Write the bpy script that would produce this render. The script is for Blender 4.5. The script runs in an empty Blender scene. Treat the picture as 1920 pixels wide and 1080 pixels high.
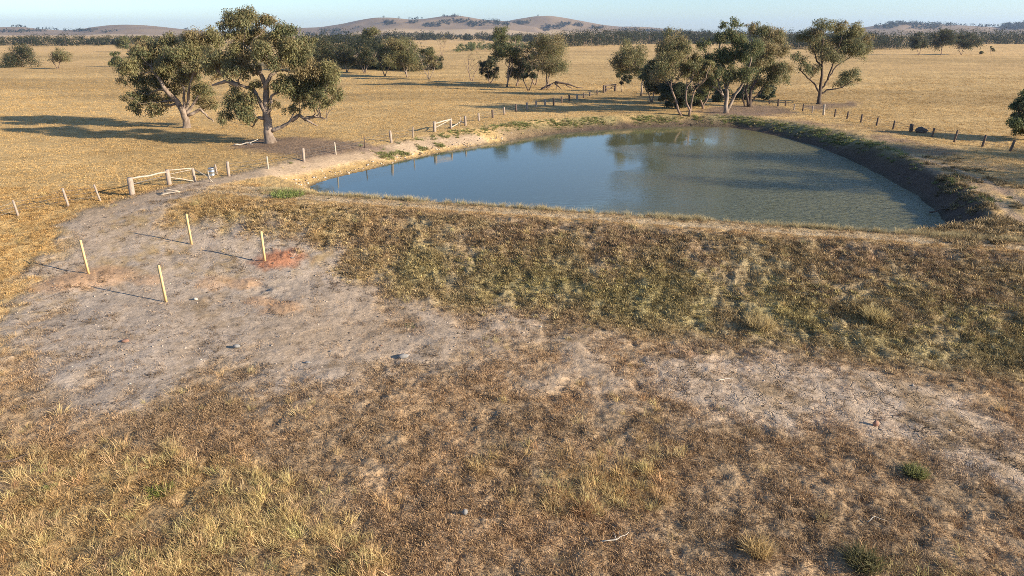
import bpy, math, random
import numpy as np
from mathutils import Vector

random.seed(5)
RNG = np.random.default_rng(11)
sc = bpy.context.scene
C = sc.collection

# ------------------------------------------------------------------ camera, sky, sun, exposure
CAM_Z = 11.0
PITCH = math.radians(20.5)
F = 1280.0
cam = bpy.data.objects.new('camera', bpy.data.cameras.new('camera'))
C.objects.link(cam)
cam.location = (0, 0, CAM_Z)
cam.rotation_euler = (math.pi / 2 - PITCH, 0, 0)
cam.data.sensor_width = 36.0
cam.data.lens = 36.0 * F / 1920.0
cam.data.clip_start = 0.1
cam.data.clip_end = 20000
sc.camera = cam

SUN_EL, SUN_AZ = math.radians(19.5), math.radians(110)      # azimuth clockwise from +Y
world = bpy.data.worlds.new('World')
sc.world = world
world.use_nodes = True
wn = world.node_tree
sky = wn.nodes.new('ShaderNodeTexSky')
sky.sky_type = 'NISHITA'
sky.sun_disc = False
sky.sun_elevation = SUN_EL
sky.sun_rotation = SUN_AZ
sky.altitude = 1000
sky.air_density = 1.0
sky.dust_density = 1.0
sky.ozone_density = 4.0
wn.links.new(sky.outputs[0], wn.nodes['Background'].inputs[0])
wn.nodes['Background'].inputs[1].default_value = 0.105

sun = bpy.data.objects.new('sun', bpy.data.lights.new('sun', 'SUN'))
C.objects.link(sun)
sun.data.energy = 5.0
sun.data.angle = math.radians(0.6)
sun.data.color = (1.0, 0.88, 0.70)
sd = Vector((math.cos(SUN_EL) * math.sin(SUN_AZ), math.cos(SUN_EL) * math.cos(SUN_AZ), math.sin(SUN_EL)))
sun.rotation_euler = sd.to_track_quat('Z', 'Y').to_euler()
sun.location = (60, -40, 60)

sc.view_settings.view_transform = 'Standard'
sc.view_settings.look = 'None'
sc.view_settings.gamma = 1
sc.view_settings.use_curve_mapping = False
sc.view_settings.exposure = 1.08
sc.cycles.max_bounces = 6
sc.cycles.filter_width = 0.85
sc.cycles.use_denoising = False
sc.cycles.transparent_max_bounces = 4
sc.cycles.volume_bounces = 0


# ------------------------------------------------------------------ noise and small maths
def sst(t):
    t = np.clip(t, 0, 1)
    return t * t * (3 - 2 * t)


def _hash(ix, iy, seed):
    h = (ix.astype(np.int64) * 374761393 + iy.astype(np.int64) * 668265263 + seed * 982451653) & 0xFFFFFFFF
    h = ((h ^ (h >> 13)) * 1274126177) & 0xFFFFFFFF
    h = (h ^ (h >> 16)) & 0xFFFFFFFF
    return h.astype(np.float64) / 4294967295.0


def vnoise(x, y, seed=0):
    ix, iy = np.floor(x), np.floor(y)
    fx, fy = x - ix, y - iy
    ux, uy = fx * fx * (3 - 2 * fx), fy * fy * (3 - 2 * fy)
    a, b = _hash(ix, iy, seed), _hash(ix + 1, iy, seed)
    c, d = _hash(ix, iy + 1, seed), _hash(ix + 1, iy + 1, seed)
    return (a * (1 - ux) + b * ux) * (1 - uy) + (c * (1 - ux) + d * ux) * uy


def fbm(x, y, octaves=3, seed=0, gain=0.5):
    s, amp, tot = 0.0, 1.0, 0.0
    for k in range(octaves):
        s = s + amp * vnoise(x * 2 ** k + 17.3 * k, y * 2 ** k - 9.1 * k, seed + k)
        tot += amp
        amp *= gain
    return s / tot - 0.5


def poly_sdf(X, Y, P):
    P = np.asarray(P, float)
    d = np.full(X.shape, 1e18)
    inside = np.zeros(X.shape, bool)
    n = len(P)
    for i in range(n):
        x0, y0 = P[i]
        x1, y1 = P[(i + 1) % n]
        ex, ey = x1 - x0, y1 - y0
        t = np.clip(((X - x0) * ex + (Y - y0) * ey) / (ex * ex + ey * ey + 1e-12), 0, 1)
        d = np.minimum(d, (X - x0 - t * ex) ** 2 + (Y - y0 - t * ey) ** 2)
        if y0 != y1:
            c = ((y0 > Y) != (y1 > Y)) & (X < (x1 - x0) * (Y - y0) / (y1 - y0) + x0)
            inside ^= c
    d = np.sqrt(d)
    return np.where(inside, -d, d)


def line_dist(X, Y, P):
    d = np.full(X.shape, 1e18)
    for (x0, y0), (x1, y1) in zip(P[:-1], P[1:]):
        ex, ey = x1 - x0, y1 - y0
        t = np.clip(((X - x0) * ex + (Y - y0) * ey) / (ex * ex + ey * ey + 1e-12), 0, 1)
        d = np.minimum(d, (X - x0 - t * ex) ** 2 + (Y - y0 - t * ey) ** 2)
    return np.sqrt(d)


CP, SP = math.cos(PITCH), math.sin(PITCH)


def ray(px, py):
    u, v = px - 960.0, py - 540.0
    return u, F * CP - v * SP, -(F * SP + v * CP)


def at_z(px, py, z):
    rx, ry, rz = ray(px, py)
    s = (z - CAM_Z) / rz
    return rx * s, ry * s


def at_Y(px, py, Y):
    rx, ry, rz = ray(px, py)
    return rx / ry * Y, Y, CAM_Z + rz / ry * Y


# ------------------------------------------------------------------ the lie of the land
WATER_Z = 1.2
SLOPE_E = 1.0393


def crest_e(X, Y):          # metres in front of the outer edge of the bank's crest
    return (33.9 - 0.283 * X - Y) / SLOPE_E


pond_px = [(580, 350), (600, 343), (640, 332), (700, 317), (760, 301), (830, 286), (900, 273), (980, 260), (1060, 249), (1140, 243), (1220, 239),
           (1300, 237), (1370, 239), (1420, 247), (1470, 258), (1530, 275), (1590, 298), (1640, 322), (1690, 350), (1730, 375), (1760, 400),
           (1777, 424), (1770, 436), (1738, 443)]
POND = [at_z(px, py, WATER_Z) for px, py in pond_px]
POND += [(X, 33.9 - 0.283 * X + 3.7 * SLOPE_E) for X in (18, 12, 6, 0, -6, -10.5)]


def land(X, Y):
    X = np.asarray(X, float)
    Y = np.asarray(Y, float)
    N = 2.0 * sst((Y - 23.5) / 18.0)
    N = N - 0.02 * np.clip(24 - Y, 0, 60) + 0.12 * fbm(X / 9, Y / 9, 2, 3)
    e = crest_e(X, Y) + 0.35 * fbm(X / 5, Y / 5, 2, 21)
    W = 6.6 + 0.05 * np.clip(X, -10, 20)
    t = np.clip(e / W, 0, 1)
    prof = 1 - (0.45 * t + 0.55 * sst(t))
    fade = sst((X + 27) / 9)
    H = N + np.maximum(2.22 - N, 0) * prof * fade
    near = np.exp(-((e + 1.2) / 1.0) ** 2) * fade * sst((30 - X) / 6)
    H = H + 0.03 * near
    H = H + 0.14 * sst((X - 15) / 8) * sst((Y - 30) / 10) * sst((75 - Y) / 12) * sst((40 - X) / 6)
    far = sst((Y - 95) / 80)
    H = H + far * 1.0 * fbm(X / 70, Y / 70, 2, 5) + sst((Y - 220) / 300) * 2.2 * fbm(X / 260, Y / 260, 2, 8)
    # pond basin
    d = poly_sdf(X, Y, POND) + 0.5 * fbm(X / 1.6, Y / 1.6, 3, 9)
    w = 1.9 + 2.6 * sst((12 - X) / 26) * sst((Y - 42) / 8)
    w = np.where(Y > 60, np.maximum(w, 3.2), w)
    w = w - 0.1 * sst((e + 6) / 2)
    tt = np.clip(d / w, 0, 1)
    H = np.where(d > 0, WATER_Z + (H - WATER_Z) * (0.35 * tt + 0.65 * sst(tt)), WATER_Z - np.minimum(0.35 * -d, 1.2))
    return H


def place(px, py):
    rx, ry, rz = ray(px, py)
    Y = np.concatenate([np.linspace(6, 150, 1500), np.geomspace(150.5, 4000, 900)])
    z = CAM_Z + rz / ry * Y
    below = z < land(rx / ry * Y, Y)
    if not below.any():
        return rx / ry * 700, 700.0, 2.0
    i = int(np.argmax(below))
    y = Y[i]
    x = rx / ry * y
    return x, float(y), float(land(np.array([x]), np.array([y]))[0])


def pl(pts):
    return [place(a, b)[:2] for a, b in pts]


PAD = pl([(215, 383), (320, 362), (400, 346), (408, 356), (330, 374), (285, 395), (300, 420), (400, 428), (470, 432), (560, 448), (640, 478), (700, 520),
          (770, 555), (850, 585), (930, 625), (880, 665), (760, 690), (640, 705), (480, 722), (330, 745), (180, 770), (60, 740), (40, 660),
          (10, 610), (0, 555), (60, 505), (110, 450), (150, 415)])
CLAY = pl([(700, 545), (860, 545), (1000, 585), (1160, 630), (1330, 645), (1500, 670), (1700, 700), (1930, 790), (1960, 950), (1750, 875), (1560, 815),
           (1350, 785), (1180, 760), (1040, 730), (900, 700), (760, 660)])
CRACK1 = pl([(1180, 668), (1300, 655), (1440, 662), (1580, 712), (1600, 780), (1540, 800), (1400, 800), (1230, 745)])
CRACK3 = pl([(1560, 735), (1660, 715), (1800, 745), (1900, 800), (1760, 830), (1640, 822)])
CRACK2 = pl([(1740, 838), (1960, 830), (1980, 960), (1860, 915)])
LITTER = pl([(470, 262), (600, 258), (680, 268), (720, 280), (650, 292), (560, 296), (480, 286), (440, 272)])
LITTER2 = pl([(1310, 205), (1400, 195), (1470, 200), (1500, 212), (1400, 222), (1320, 220)])
LITTER3 = pl([(1490, 197), (1600, 190), (1615, 198), (1530, 206)])
STRAWFG = pl([(-200, 850), (120, 840), (330, 830), (520, 900), (720, 1000), (760, 1150), (-200, 1150)])
STRAWFG2 = pl([(700, 800), (1000, 820), (1250, 860), (1300, 960), (1000, 1000), (760, 900)])
TRACK = pl([(180, 400), (260, 376), (330, 356), (400, 341), (480, 326), (570, 308), (660, 295), (760, 277), (830, 264), (890, 260)])
RUTS = [pl([(1920, 415), (1870, 378), (1810, 342), (1740, 315), (1640, 292), (1560, 270)])]
RUTR = [[(x + 1.6, y + .5) for x, y in RUTS[0]]][0]
REDS = [(place(519, 489)[:2], 1.5, 1.0), (place(158, 524)[:2], 1.7, 0.45), (place(118, 534)[:2], 1.3, 0.45), (place(205, 520)[:2], 1.3, 0.35), (place(525, 580)[:2], 1.1, 0.55), (place(465, 532)[:2], 0.9, 0.5),
        (place(490, 566)[:2], 0.8, 0.4), (place(400, 530)[:2], 1.0, 0.2), (place(280, 527)[:2], 0.8, 0.3)]
FORKPIT = [(place(500, 545)[:2], 1.6), (place(380, 560)[:2], 1.0), (place(520, 560)[:2], 1.0)]


def masks(X, Y):
    m = {}
    warp = 1.6 * fbm(X / 2.5, Y / 2.5, 3, 31) + 0.9 * fbm(X / 0.7, Y / 0.7, 3, 32)
    m['pad'] = sst(0.5 - (poly_sdf(X, Y, PAD) + (2.6 + 2.2 * sst((29 - Y) / 6)) * warp) / (2.0 + 2.6 * sst((29 - Y) / 6)))
    m['clay'] = sst(0.5 - (poly_sdf(X, Y, CLAY) + 2.6 * warp) / 2.2)
    m['clay'] = m['clay'] * np.maximum(sst(.5 + 2.4 * fbm(X / 2.8, Y / 2.8, 3, 33)), sst(0.5 - (np.minimum(np.minimum(poly_sdf(X, Y, CRACK1), poly_sdf(X, Y, CRACK2)), poly_sdf(X, Y, CRACK3)) + warp) / 1.5) * .95)
    m['crack'] = sst(0.5 - (np.minimum(np.minimum(poly_sdf(X, Y, CRACK1), poly_sdf(X, Y, CRACK2)), poly_sdf(X, Y, CRACK3)) + 1.1 * warp) / 1.2)
    m['litter'] = sst(0.5 - (np.minimum(np.minimum(poly_sdf(X, Y, LITTER), poly_sdf(X, Y, LITTER2)), poly_sdf(X, Y, LITTER3)) + 1.5 * warp) / 2.0)
    m['straw'] = sst(0.5 - (np.minimum(poly_sdf(X, Y, STRAWFG), poly_sdf(X, Y, STRAWFG2) + .8) + 2.2 * warp) / 2.0)
    m['track'] = sst(1.6 - line_dist(X, Y, TRACK) - 0.5 * warp)
    r = np.minimum(line_dist(X, Y, RUTS[0]), line_dist(X, Y, RUTR))
    m['rut'] = sst(1.0 - r * 1.6 - 0.3 * warp)
    m['d'] = poly_sdf(X, Y, POND) + 0.5 * fbm(X / 1.6, Y / 1.6, 3, 9)
    m['e'] = crest_e(X, Y)
    return m


def detail_height(X, Y, m):
    e, d = m['e'], m['d']
    nearw = sst((75 - np.hypot(X, Y)) / 40)
    bare = np.maximum(np.maximum(m['pad'], m['clay'] * 0.85), m['track'])
    h = 0.10 * fbm(X / 1.3, Y / 1.3, 3, 41) + 0.17 * (fbm(X / 0.33, Y / 0.33, 3, 44)) * (1 - 0.82 * bare)
    # hoof-pocked hollows in soft ground
    pk = vnoise(X / 0.42, Y / 0.42, 51)
    h = h - 0.06 * sst((pk - 0.78) / 0.15) * (1 - 0.85 * bare)
    # eroded, tussocky face of the bank
    face = sst(e / 0.8) * sst((8.5 - e) / 2.0) * sst((X + 20) / 5) * (1 - bare)
    rill = fbm(X / 0.55 + 0.4 * e, e / 1.6, 3, 61)
    h = h + face * (0.10 * rill + 0.25 * fbm(X / 0.32, Y / 0.32, 2, 63))
    top = sst((e + 3.0) / 0.6) * sst(-e / 0.6) * sst((X + 20) / 5)
    h = h * (1 - 0.6 * top) - top * 0.05 * (np.exp(-((e + 0.7) / .22) ** 2) + np.exp(-((e + 2.2) / .22) ** 2))
    for (c, r, k) in REDS:
        q = np.hypot(X - c[0], (Y - c[1]) * 1.3) / r
        h = h + 0.12 * sst(1 - q) * (0.7 + 1.2 * vnoise(X / .12, Y / .12, 71)) * k
    for (c, r) in FORKPIT:
        q = np.hypot(X - c[0], (Y - c[1]) * 1.4) / r
        h = h + sst(1 - q) * 0.30 * fbm(X / 0.35, Y / 0.35, 3, 73)
    h = h - 0.05 * m['rut']
    shore = sst(1 - np.abs(d) / 0.6)
    h = h * (1 - 0.75 * shore)
    return h * nearw


def ground_z(X, Y):
    X = np.asarray(X, float)
    Y = np.asarray(Y, float)
    return land(X, Y) + detail_height(X, Y, masks(X, Y))


def gz(x, y):
    return float(ground_z(np.array([x]), np.array([y]))[0])


STRAW = np.array((0.50, 0.335, 0.145))
STRAW2 = np.array((0.40, 0.262, 0.11))
BROWN = np.array((0.30, 0.212, 0.128))
PADC = np.array((0.365, 0.288, 0.218))
CLAYC = np.array((0.40, 0.295, 0.20))
REDC = np.array((0.37, 0.165, 0.09))
ORANGEC = np.array((0.43, 0.265, 0.15))
GREENC = np.array((0.29, 0.245, 0.115))
LITTER_SHADEC = np.array((0.17, 0.115, 0.085))
MUDC = np.array((0.085, 0.066, 0.045))
GRAVELC = np.array((0.36, 0.26, 0.17))


def mix(a, b, t):
    t = np.asarray(t)[..., None]
    return a * (1 - t) + b * t


def ground_col(X, Y, m):
    e, d = m['e'], m['d']
    R = np.hypot(X, Y)
    n1, n2, n3 = fbm(X / 14, Y / 14, 3, 81), fbm(X / 2.2, Y / 2.2, 3, 82), fbm(X / 0.35, Y / 0.35, 3, 83)
    col = mix(np.broadcast_to(STRAW, X.shape + (3,)), STRAW2, sst(0.42 + 1.2 * n1 + 0.9 * n2))
    # far paddocks alternate in tone
    band = fbm(X / 420, Y / 90, 2, 84)
    b2 = fbm(X / 160, Y / 26, 3, 87)
    col = mix(col, STRAW2 * 0.82, sst((b2 - .04) / .12) * sst((Y - 60) / 40) * .6)
    col = mix(col, STRAW * np.array((1.15, 1.1, 1.1)), sst((R - 170) / 120) * sst(0.5 + 2.5 * band) * .8)
    # trampled brown sward in the foreground
    fg = sst((e + 0.5) / 1.0) * sst((X + 34) / 6 + (30 - Y) / 12)
    fgl = sst((27 - Y + 3 * n1) / 8) * sst((e + .5))
    fgm = np.maximum(fgl, fg * sst((X + 22) / 6))
    col = mix(col, mix(np.broadcast_to(BROWN, X.shape + (3,)), BROWN * np.array((1.25, 1.2, 1.15)), sst(0.5 + 2.0 * n2)), fgm)
    col = mix(col, STRAW * 0.72, m['straw'] * 0.75 * sst(.7 + n2 * 2))
    # face of the bank: dry brown above, green towards the toe
    face = sst(e / 0.8) * sst((9.0 - e) / 2.0) * sst((X + 19) / 4)
    col = mix(col, BROWN * 1.05, face * 0.8)
    col = mix(col, STRAW * .8, (1 - sst((X + 12) / 9)) * sst((9.5 - e) / 2) * sst(e + 1.5) * (X > -22) * .7)
    toe = np.exp(-((e - 5.2 - 1.2 * n1) / 1.9) ** 2) * sst((X + 12) / 10)
    col = mix(col, GREENC * 1.1, np.clip(toe * (0.75 + 1.6 * n2), 0, 1) * 0.8)
    col = mix(col, GREENC, face * sst(0.35 + 2.5 * n2) * 0.4)
    top = sst((e + 3.2) / 0.6) * sst(-e / 0.6) * sst((X + 20) / 5)
    col = mix(col, np.array((0.39, 0.285, 0.165)), top * 0.85)
    col = mix(col, np.array((0.47, 0.36, 0.23)), top * 0.85 * np.clip(np.exp(-((e + 0.7) / .25) ** 2) + np.exp(-((e + 2.2) / .25) ** 2), 0, 1))
    # bare ground
    col = mix(col, CLAYC, m['clay'] * sst(0.75 + 2.2 * n2 + 1.5 * n3))
    padc = mix(np.broadcast_to(PADC, X.shape + (3,)), CLAYC * 0.96, sst(0.35 + 2.0 * fbm(X / 5, Y / 5, 3, 85)))
    n4 = fbm(X / 0.9, Y / 0.9, 4, 86, .65)
    col = mix(col, padc, m['pad'] * sst(0.95 + 1.6 * n2 + 1.2 * n3))
    col = mix(col, BROWN * .8, m['pad'] * sst((n4 - .14) / .12) * .6 * sst((n1 + n2 + .25) * 3))
    col = mix(col, CLAYC * 0.97, m['track'] * 0.9)
    col = mix(col, CLAYC * 0.85, m['rut'] * 0.8)
    pale = m['crack'] * sst(.75 + 2.0 * n2 + 1.2 * n3)
    col = mix(col, np.array((0.44, 0.335, 0.24)), pale * .92)
    for (c, r, k) in REDS:
        q = np.hypot(X - c[0], (Y - c[1]) * 1.3) / r + 0.5 * n3 + .9 * n2
        cc = REDC if k == 1.0 else ORANGEC
        col = mix(col, cc, sst(2.2 * (1 - q)) * (0.35 + 0.6 * min(1, k * 1.4)))
    col = mix(col, LITTER_SHADEC, m['litter'] * 0.85)
    # right bank: its shade put into the ground colour as dark patches
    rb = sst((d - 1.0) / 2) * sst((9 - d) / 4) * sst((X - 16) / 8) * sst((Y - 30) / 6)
    col = mix(col, LITTER_SHADEC * 1.35, rb * sst(0.45 + 2.5 * n2) * 0.75)
    # shore
    left = sst((8 - X) / 14) * sst((Y - 40) / 4)
    sh = sst((2.6 * (0.9 + .35 * left) - d) / 1.0) * sst((Y - 36) / 3 + (X - 19) / 2)
    gravel = mix(np.broadcast_to(GRAVELC, X.shape + (3,)), GRAVELC * 0.55, sst(0.3 + 2.2 * n3))
    col = mix(col, gravel, sh * left)
    col = mix(col, LITTER_SHADEC * 0.6, sh * (1 - left))  # dark brown slope soil, with the inner bank's shade painted in
    gr = np.exp(-((d - 2.4) / 1.0) ** 2) * sst((X + 4) / 10) * sst((Y - 48) / 8)
    col = mix(col, GREENC * 0.9, np.clip(gr * (0.8 + 2 * n2), 0, 1) * 0.85)
    wet = sst((0.55 - d) / 0.5)
    col = mix(col, MUDC, wet * 0.9)
    return np.clip(col * (1 + 0.28 * n3[..., None]), 0.01, 0.9)


# ------------------------------------------------------------------ mesh, object and material helpers
def tag(o, label=None, cat=None, group=None, kind=None):
    if label: o['label'] = label
    if cat: o['category'] = cat
    if group: o['group'] = group
    if kind: o['kind'] = kind
    return o


def np_mesh(name, verts, faces, mat=None, smooth=False, colors=None, attrs=None):
    """faces: (n,k) array, all of one size, or a list of such arrays"""
    verts = np.asarray(verts, np.float32)
    fl = faces if isinstance(faces, list) else [faces]
    fl = [np.asarray(f, np.int32) for f in fl if len(f)]
    me = bpy.data.meshes.new(name)
    me.vertices.add(len(verts))
    me.vertices.foreach_set('co', verts.ravel())
    loops = np.concatenate([f.ravel() for f in fl])
    tot = np.concatenate([np.full(len(f), f.shape[1], np.int32) for f in fl])
    start = np.concatenate([[0], np.cumsum(tot)[:-1]]).astype(np.int32)
    me.loops.add(len(loops))
    me.loops.foreach_set('vertex_index', loops)
    me.polygons.add(len(tot))
    me.polygons.foreach_set('loop_start', start)
    me.polygons.foreach_set('loop_total', tot)
    if smooth:
        me.polygons.foreach_set('use_smooth', np.ones(len(tot), bool))
    if colors is not None:
        a = me.color_attributes.new('Col', 'FLOAT_COLOR', 'POINT')
        a.data.foreach_set('color', np.concatenate([colors, np.ones((len(colors), 1))], 1).astype(np.float32).ravel())
    for k, v in (attrs or {}).items():
        a = me.attributes.new(k, 'FLOAT', 'POINT')
        a.data.foreach_set('value', np.asarray(v, np.float32))
    me.update()
    me.validate()
    if mat: me.materials.append(mat)
    return me


def link(name, me, parent=None, loc=None):
    o = bpy.data.objects.new(name, me)
    C.objects.link(o)
    if parent is not None:
        o.parent = parent
    if loc is not None:
        o.location = loc
    return o


def empty(name, loc, label, cat, group=None):
    o = bpy.data.objects.new(name, None)
    o.empty_display_size = 0.3
    C.objects.link(o)
    o.location = loc
    return tag(o, label, cat, group)


class Bag:
    """collects tubes, boxes and lumps for one mesh"""

    def __init__(s):
        s.v, s.q, s.t, s.n = [], [], [], 0

    def add(s, v, q=None, t=None):
        v = np.asarray(v, float)
        s.v.append(v)
        if q is not None and len(q): s.q.append(np.asarray(q, int) + s.n)
        if t is not None and len(t): s.t.append(np.asarray(t, int) + s.n)
        s.n += len(v)

    def tube(s, pts, rad, sides=6, cap=True):
        pts = np.asarray(pts, float)
        n = len(pts)
        rad = np.broadcast_to(np.asarray(rad, float), (n,))
        tan = np.gradient(pts, axis=0)
        tan /= np.linalg.norm(tan, axis=1)[:, None] + 1e-9
        ref = np.array((0.3, 0.9, 0.1)) if abs(tan[0][2]) > 0.6 else np.array((0, 0, 1.0))
        a = np.cross(tan, ref)
        a /= np.linalg.norm(a, axis=1)[:, None] + 1e-9
        b = np.cross(tan, a)
        th = np.arange(sides) * 2 * np.pi / sides
        V = pts[:, None] + rad[:, None, None] * (np.cos(th)[None, :, None] * a[:, None] + np.sin(th)[None, :, None] * b[:, None])
        V = V.reshape(-1, 3)
        i = np.arange(n - 1)[:, None] * sides
        j = np.arange(sides)[None]
        k = (j + 1) % sides
        q = np.stack([i + j, i + k, i + sides + k, i + sides + j], -1).reshape(-1, 4)
        t = []
        if cap:
            V = np.concatenate([V, pts[:1], pts[-1:]])
            for jj in range(sides):
                t.append((n * sides, (jj + 1) % sides, jj))
                t.append((n * sides + 1, (n - 1) * sides + jj, (n - 1) * sides + (jj + 1) % sides))
        s.add(V, q, t)

    def box(s, c, size, rz=0, tilt=(0, 0), jit=0.0):
        sx, sy, sz = [k / 2 for k in size]
        v = np.array([(x, y, z) for z in (-sz, sz) for x, y in ((-sx, -sy), (sx, -sy), (sx, sy), (-sx, sy))], float)
        v += RNG.normal(0, 1, v.shape) * jit
        v[:, 0] += v[:, 2] * tilt[0]
        v[:, 1] += v[:, 2] * tilt[1]
        ca, sa = math.cos(rz), math.sin(rz)
        v = np.stack([v[:, 0] * ca - v[:, 1] * sa, v[:, 0] * sa + v[:, 1] * ca, v[:, 2]], 1) + np.array(c)
        s.add(v, [(3, 2, 1, 0), (4, 5, 6, 7), (0, 1, 5, 4), (1, 2, 6, 5), (2, 3, 7, 6), (3, 0, 4, 7)])

    def mesh(s, name, mat, smooth=False):
        V = np.concatenate(s.v)
        fs = []
        if s.q: fs.append(np.concatenate(s.q))
        if s.t: fs.append(np.concatenate(s.t))
        return np_mesh(name, V, fs, mat, smooth)


def ico(sub=2):
    import bmesh
    bm = bmesh.new()
    bmesh.ops.create_icosphere(bm, subdivisions=sub, radius=1)
    v = np.array([x.co[:] for x in bm.verts])
    f = np.array([[q.index for q in p.verts] for p in bm.faces])
    bm.free()
    return v, f


ICO1, ICO2, ICO3 = ico(1), ico(2), ico(3)


def new_mat(name, rough=0.9, spec=0.2):
    m = bpy.data.materials.new(name)
    m.use_nodes = True
    b = m.node_tree.nodes['Principled BSDF']
    b.inputs['Roughness'].default_value = rough
    b.inputs['Specular IOR Level'].default_value = spec
    return m, m.node_tree, b


def noise_col(nt, scale, detail, cols, vec=None, rough=0.6, stretch=None):
    """noise through a colour ramp"""
    n = nt.nodes.new('ShaderNodeTexNoise')
    n.inputs['Scale'].default_value = scale
    n.inputs['Detail'].default_value = detail
    n.inputs['Roughness'].default_value = rough
    if vec is not None:
        if stretch:
            mp = nt.nodes.new('ShaderNodeMapping')
            mp.inputs['Scale'].default_value = stretch
            nt.links.new(vec, mp.inputs[0])
            vec = mp.outputs[0]
        nt.links.new(vec, n.inputs['Vector'])
    r = nt.nodes.new('ShaderNodeValToRGB')
    while len(r.color_ramp.elements) < len(cols):
        r.color_ramp.elements.new(0.5)
    for el, (p, c) in zip(r.color_ramp.elements, cols):
        el.position = p
        el.color = (*c, 1) if len(c) == 3 else c
    nt.links.new(n.outputs[0], r.inputs[0])
    return r.outputs[0], n.outputs[0]


def simple_mat(name, c1, c2, scale=8.0, stretch=(1, 1, 1), rough=0.85, bump=0.3, metallic=0.0, spec=0.2, dist=0.01):
    m, nt, b = new_mat(name, rough, spec)
    tc = nt.nodes.new('ShaderNodeTexCoord')
    col, fac = noise_col(nt, scale, 5, [(0.3, c1), (0.7, c2)], tc.outputs['Object'], 0.65, stretch)
    nt.links.new(col, b.inputs['Base Color'])
    b.inputs['Metallic'].default_value = metallic
    bp = nt.nodes.new('ShaderNodeBump')
    bp.inputs['Strength'].default_value = bump
    bp.inputs['Distance'].default_value = dist
    nt.links.new(fac, bp.inputs['Height'])
    nt.links.new(bp.outputs[0], b.inputs['Normal'])
    return m


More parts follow.
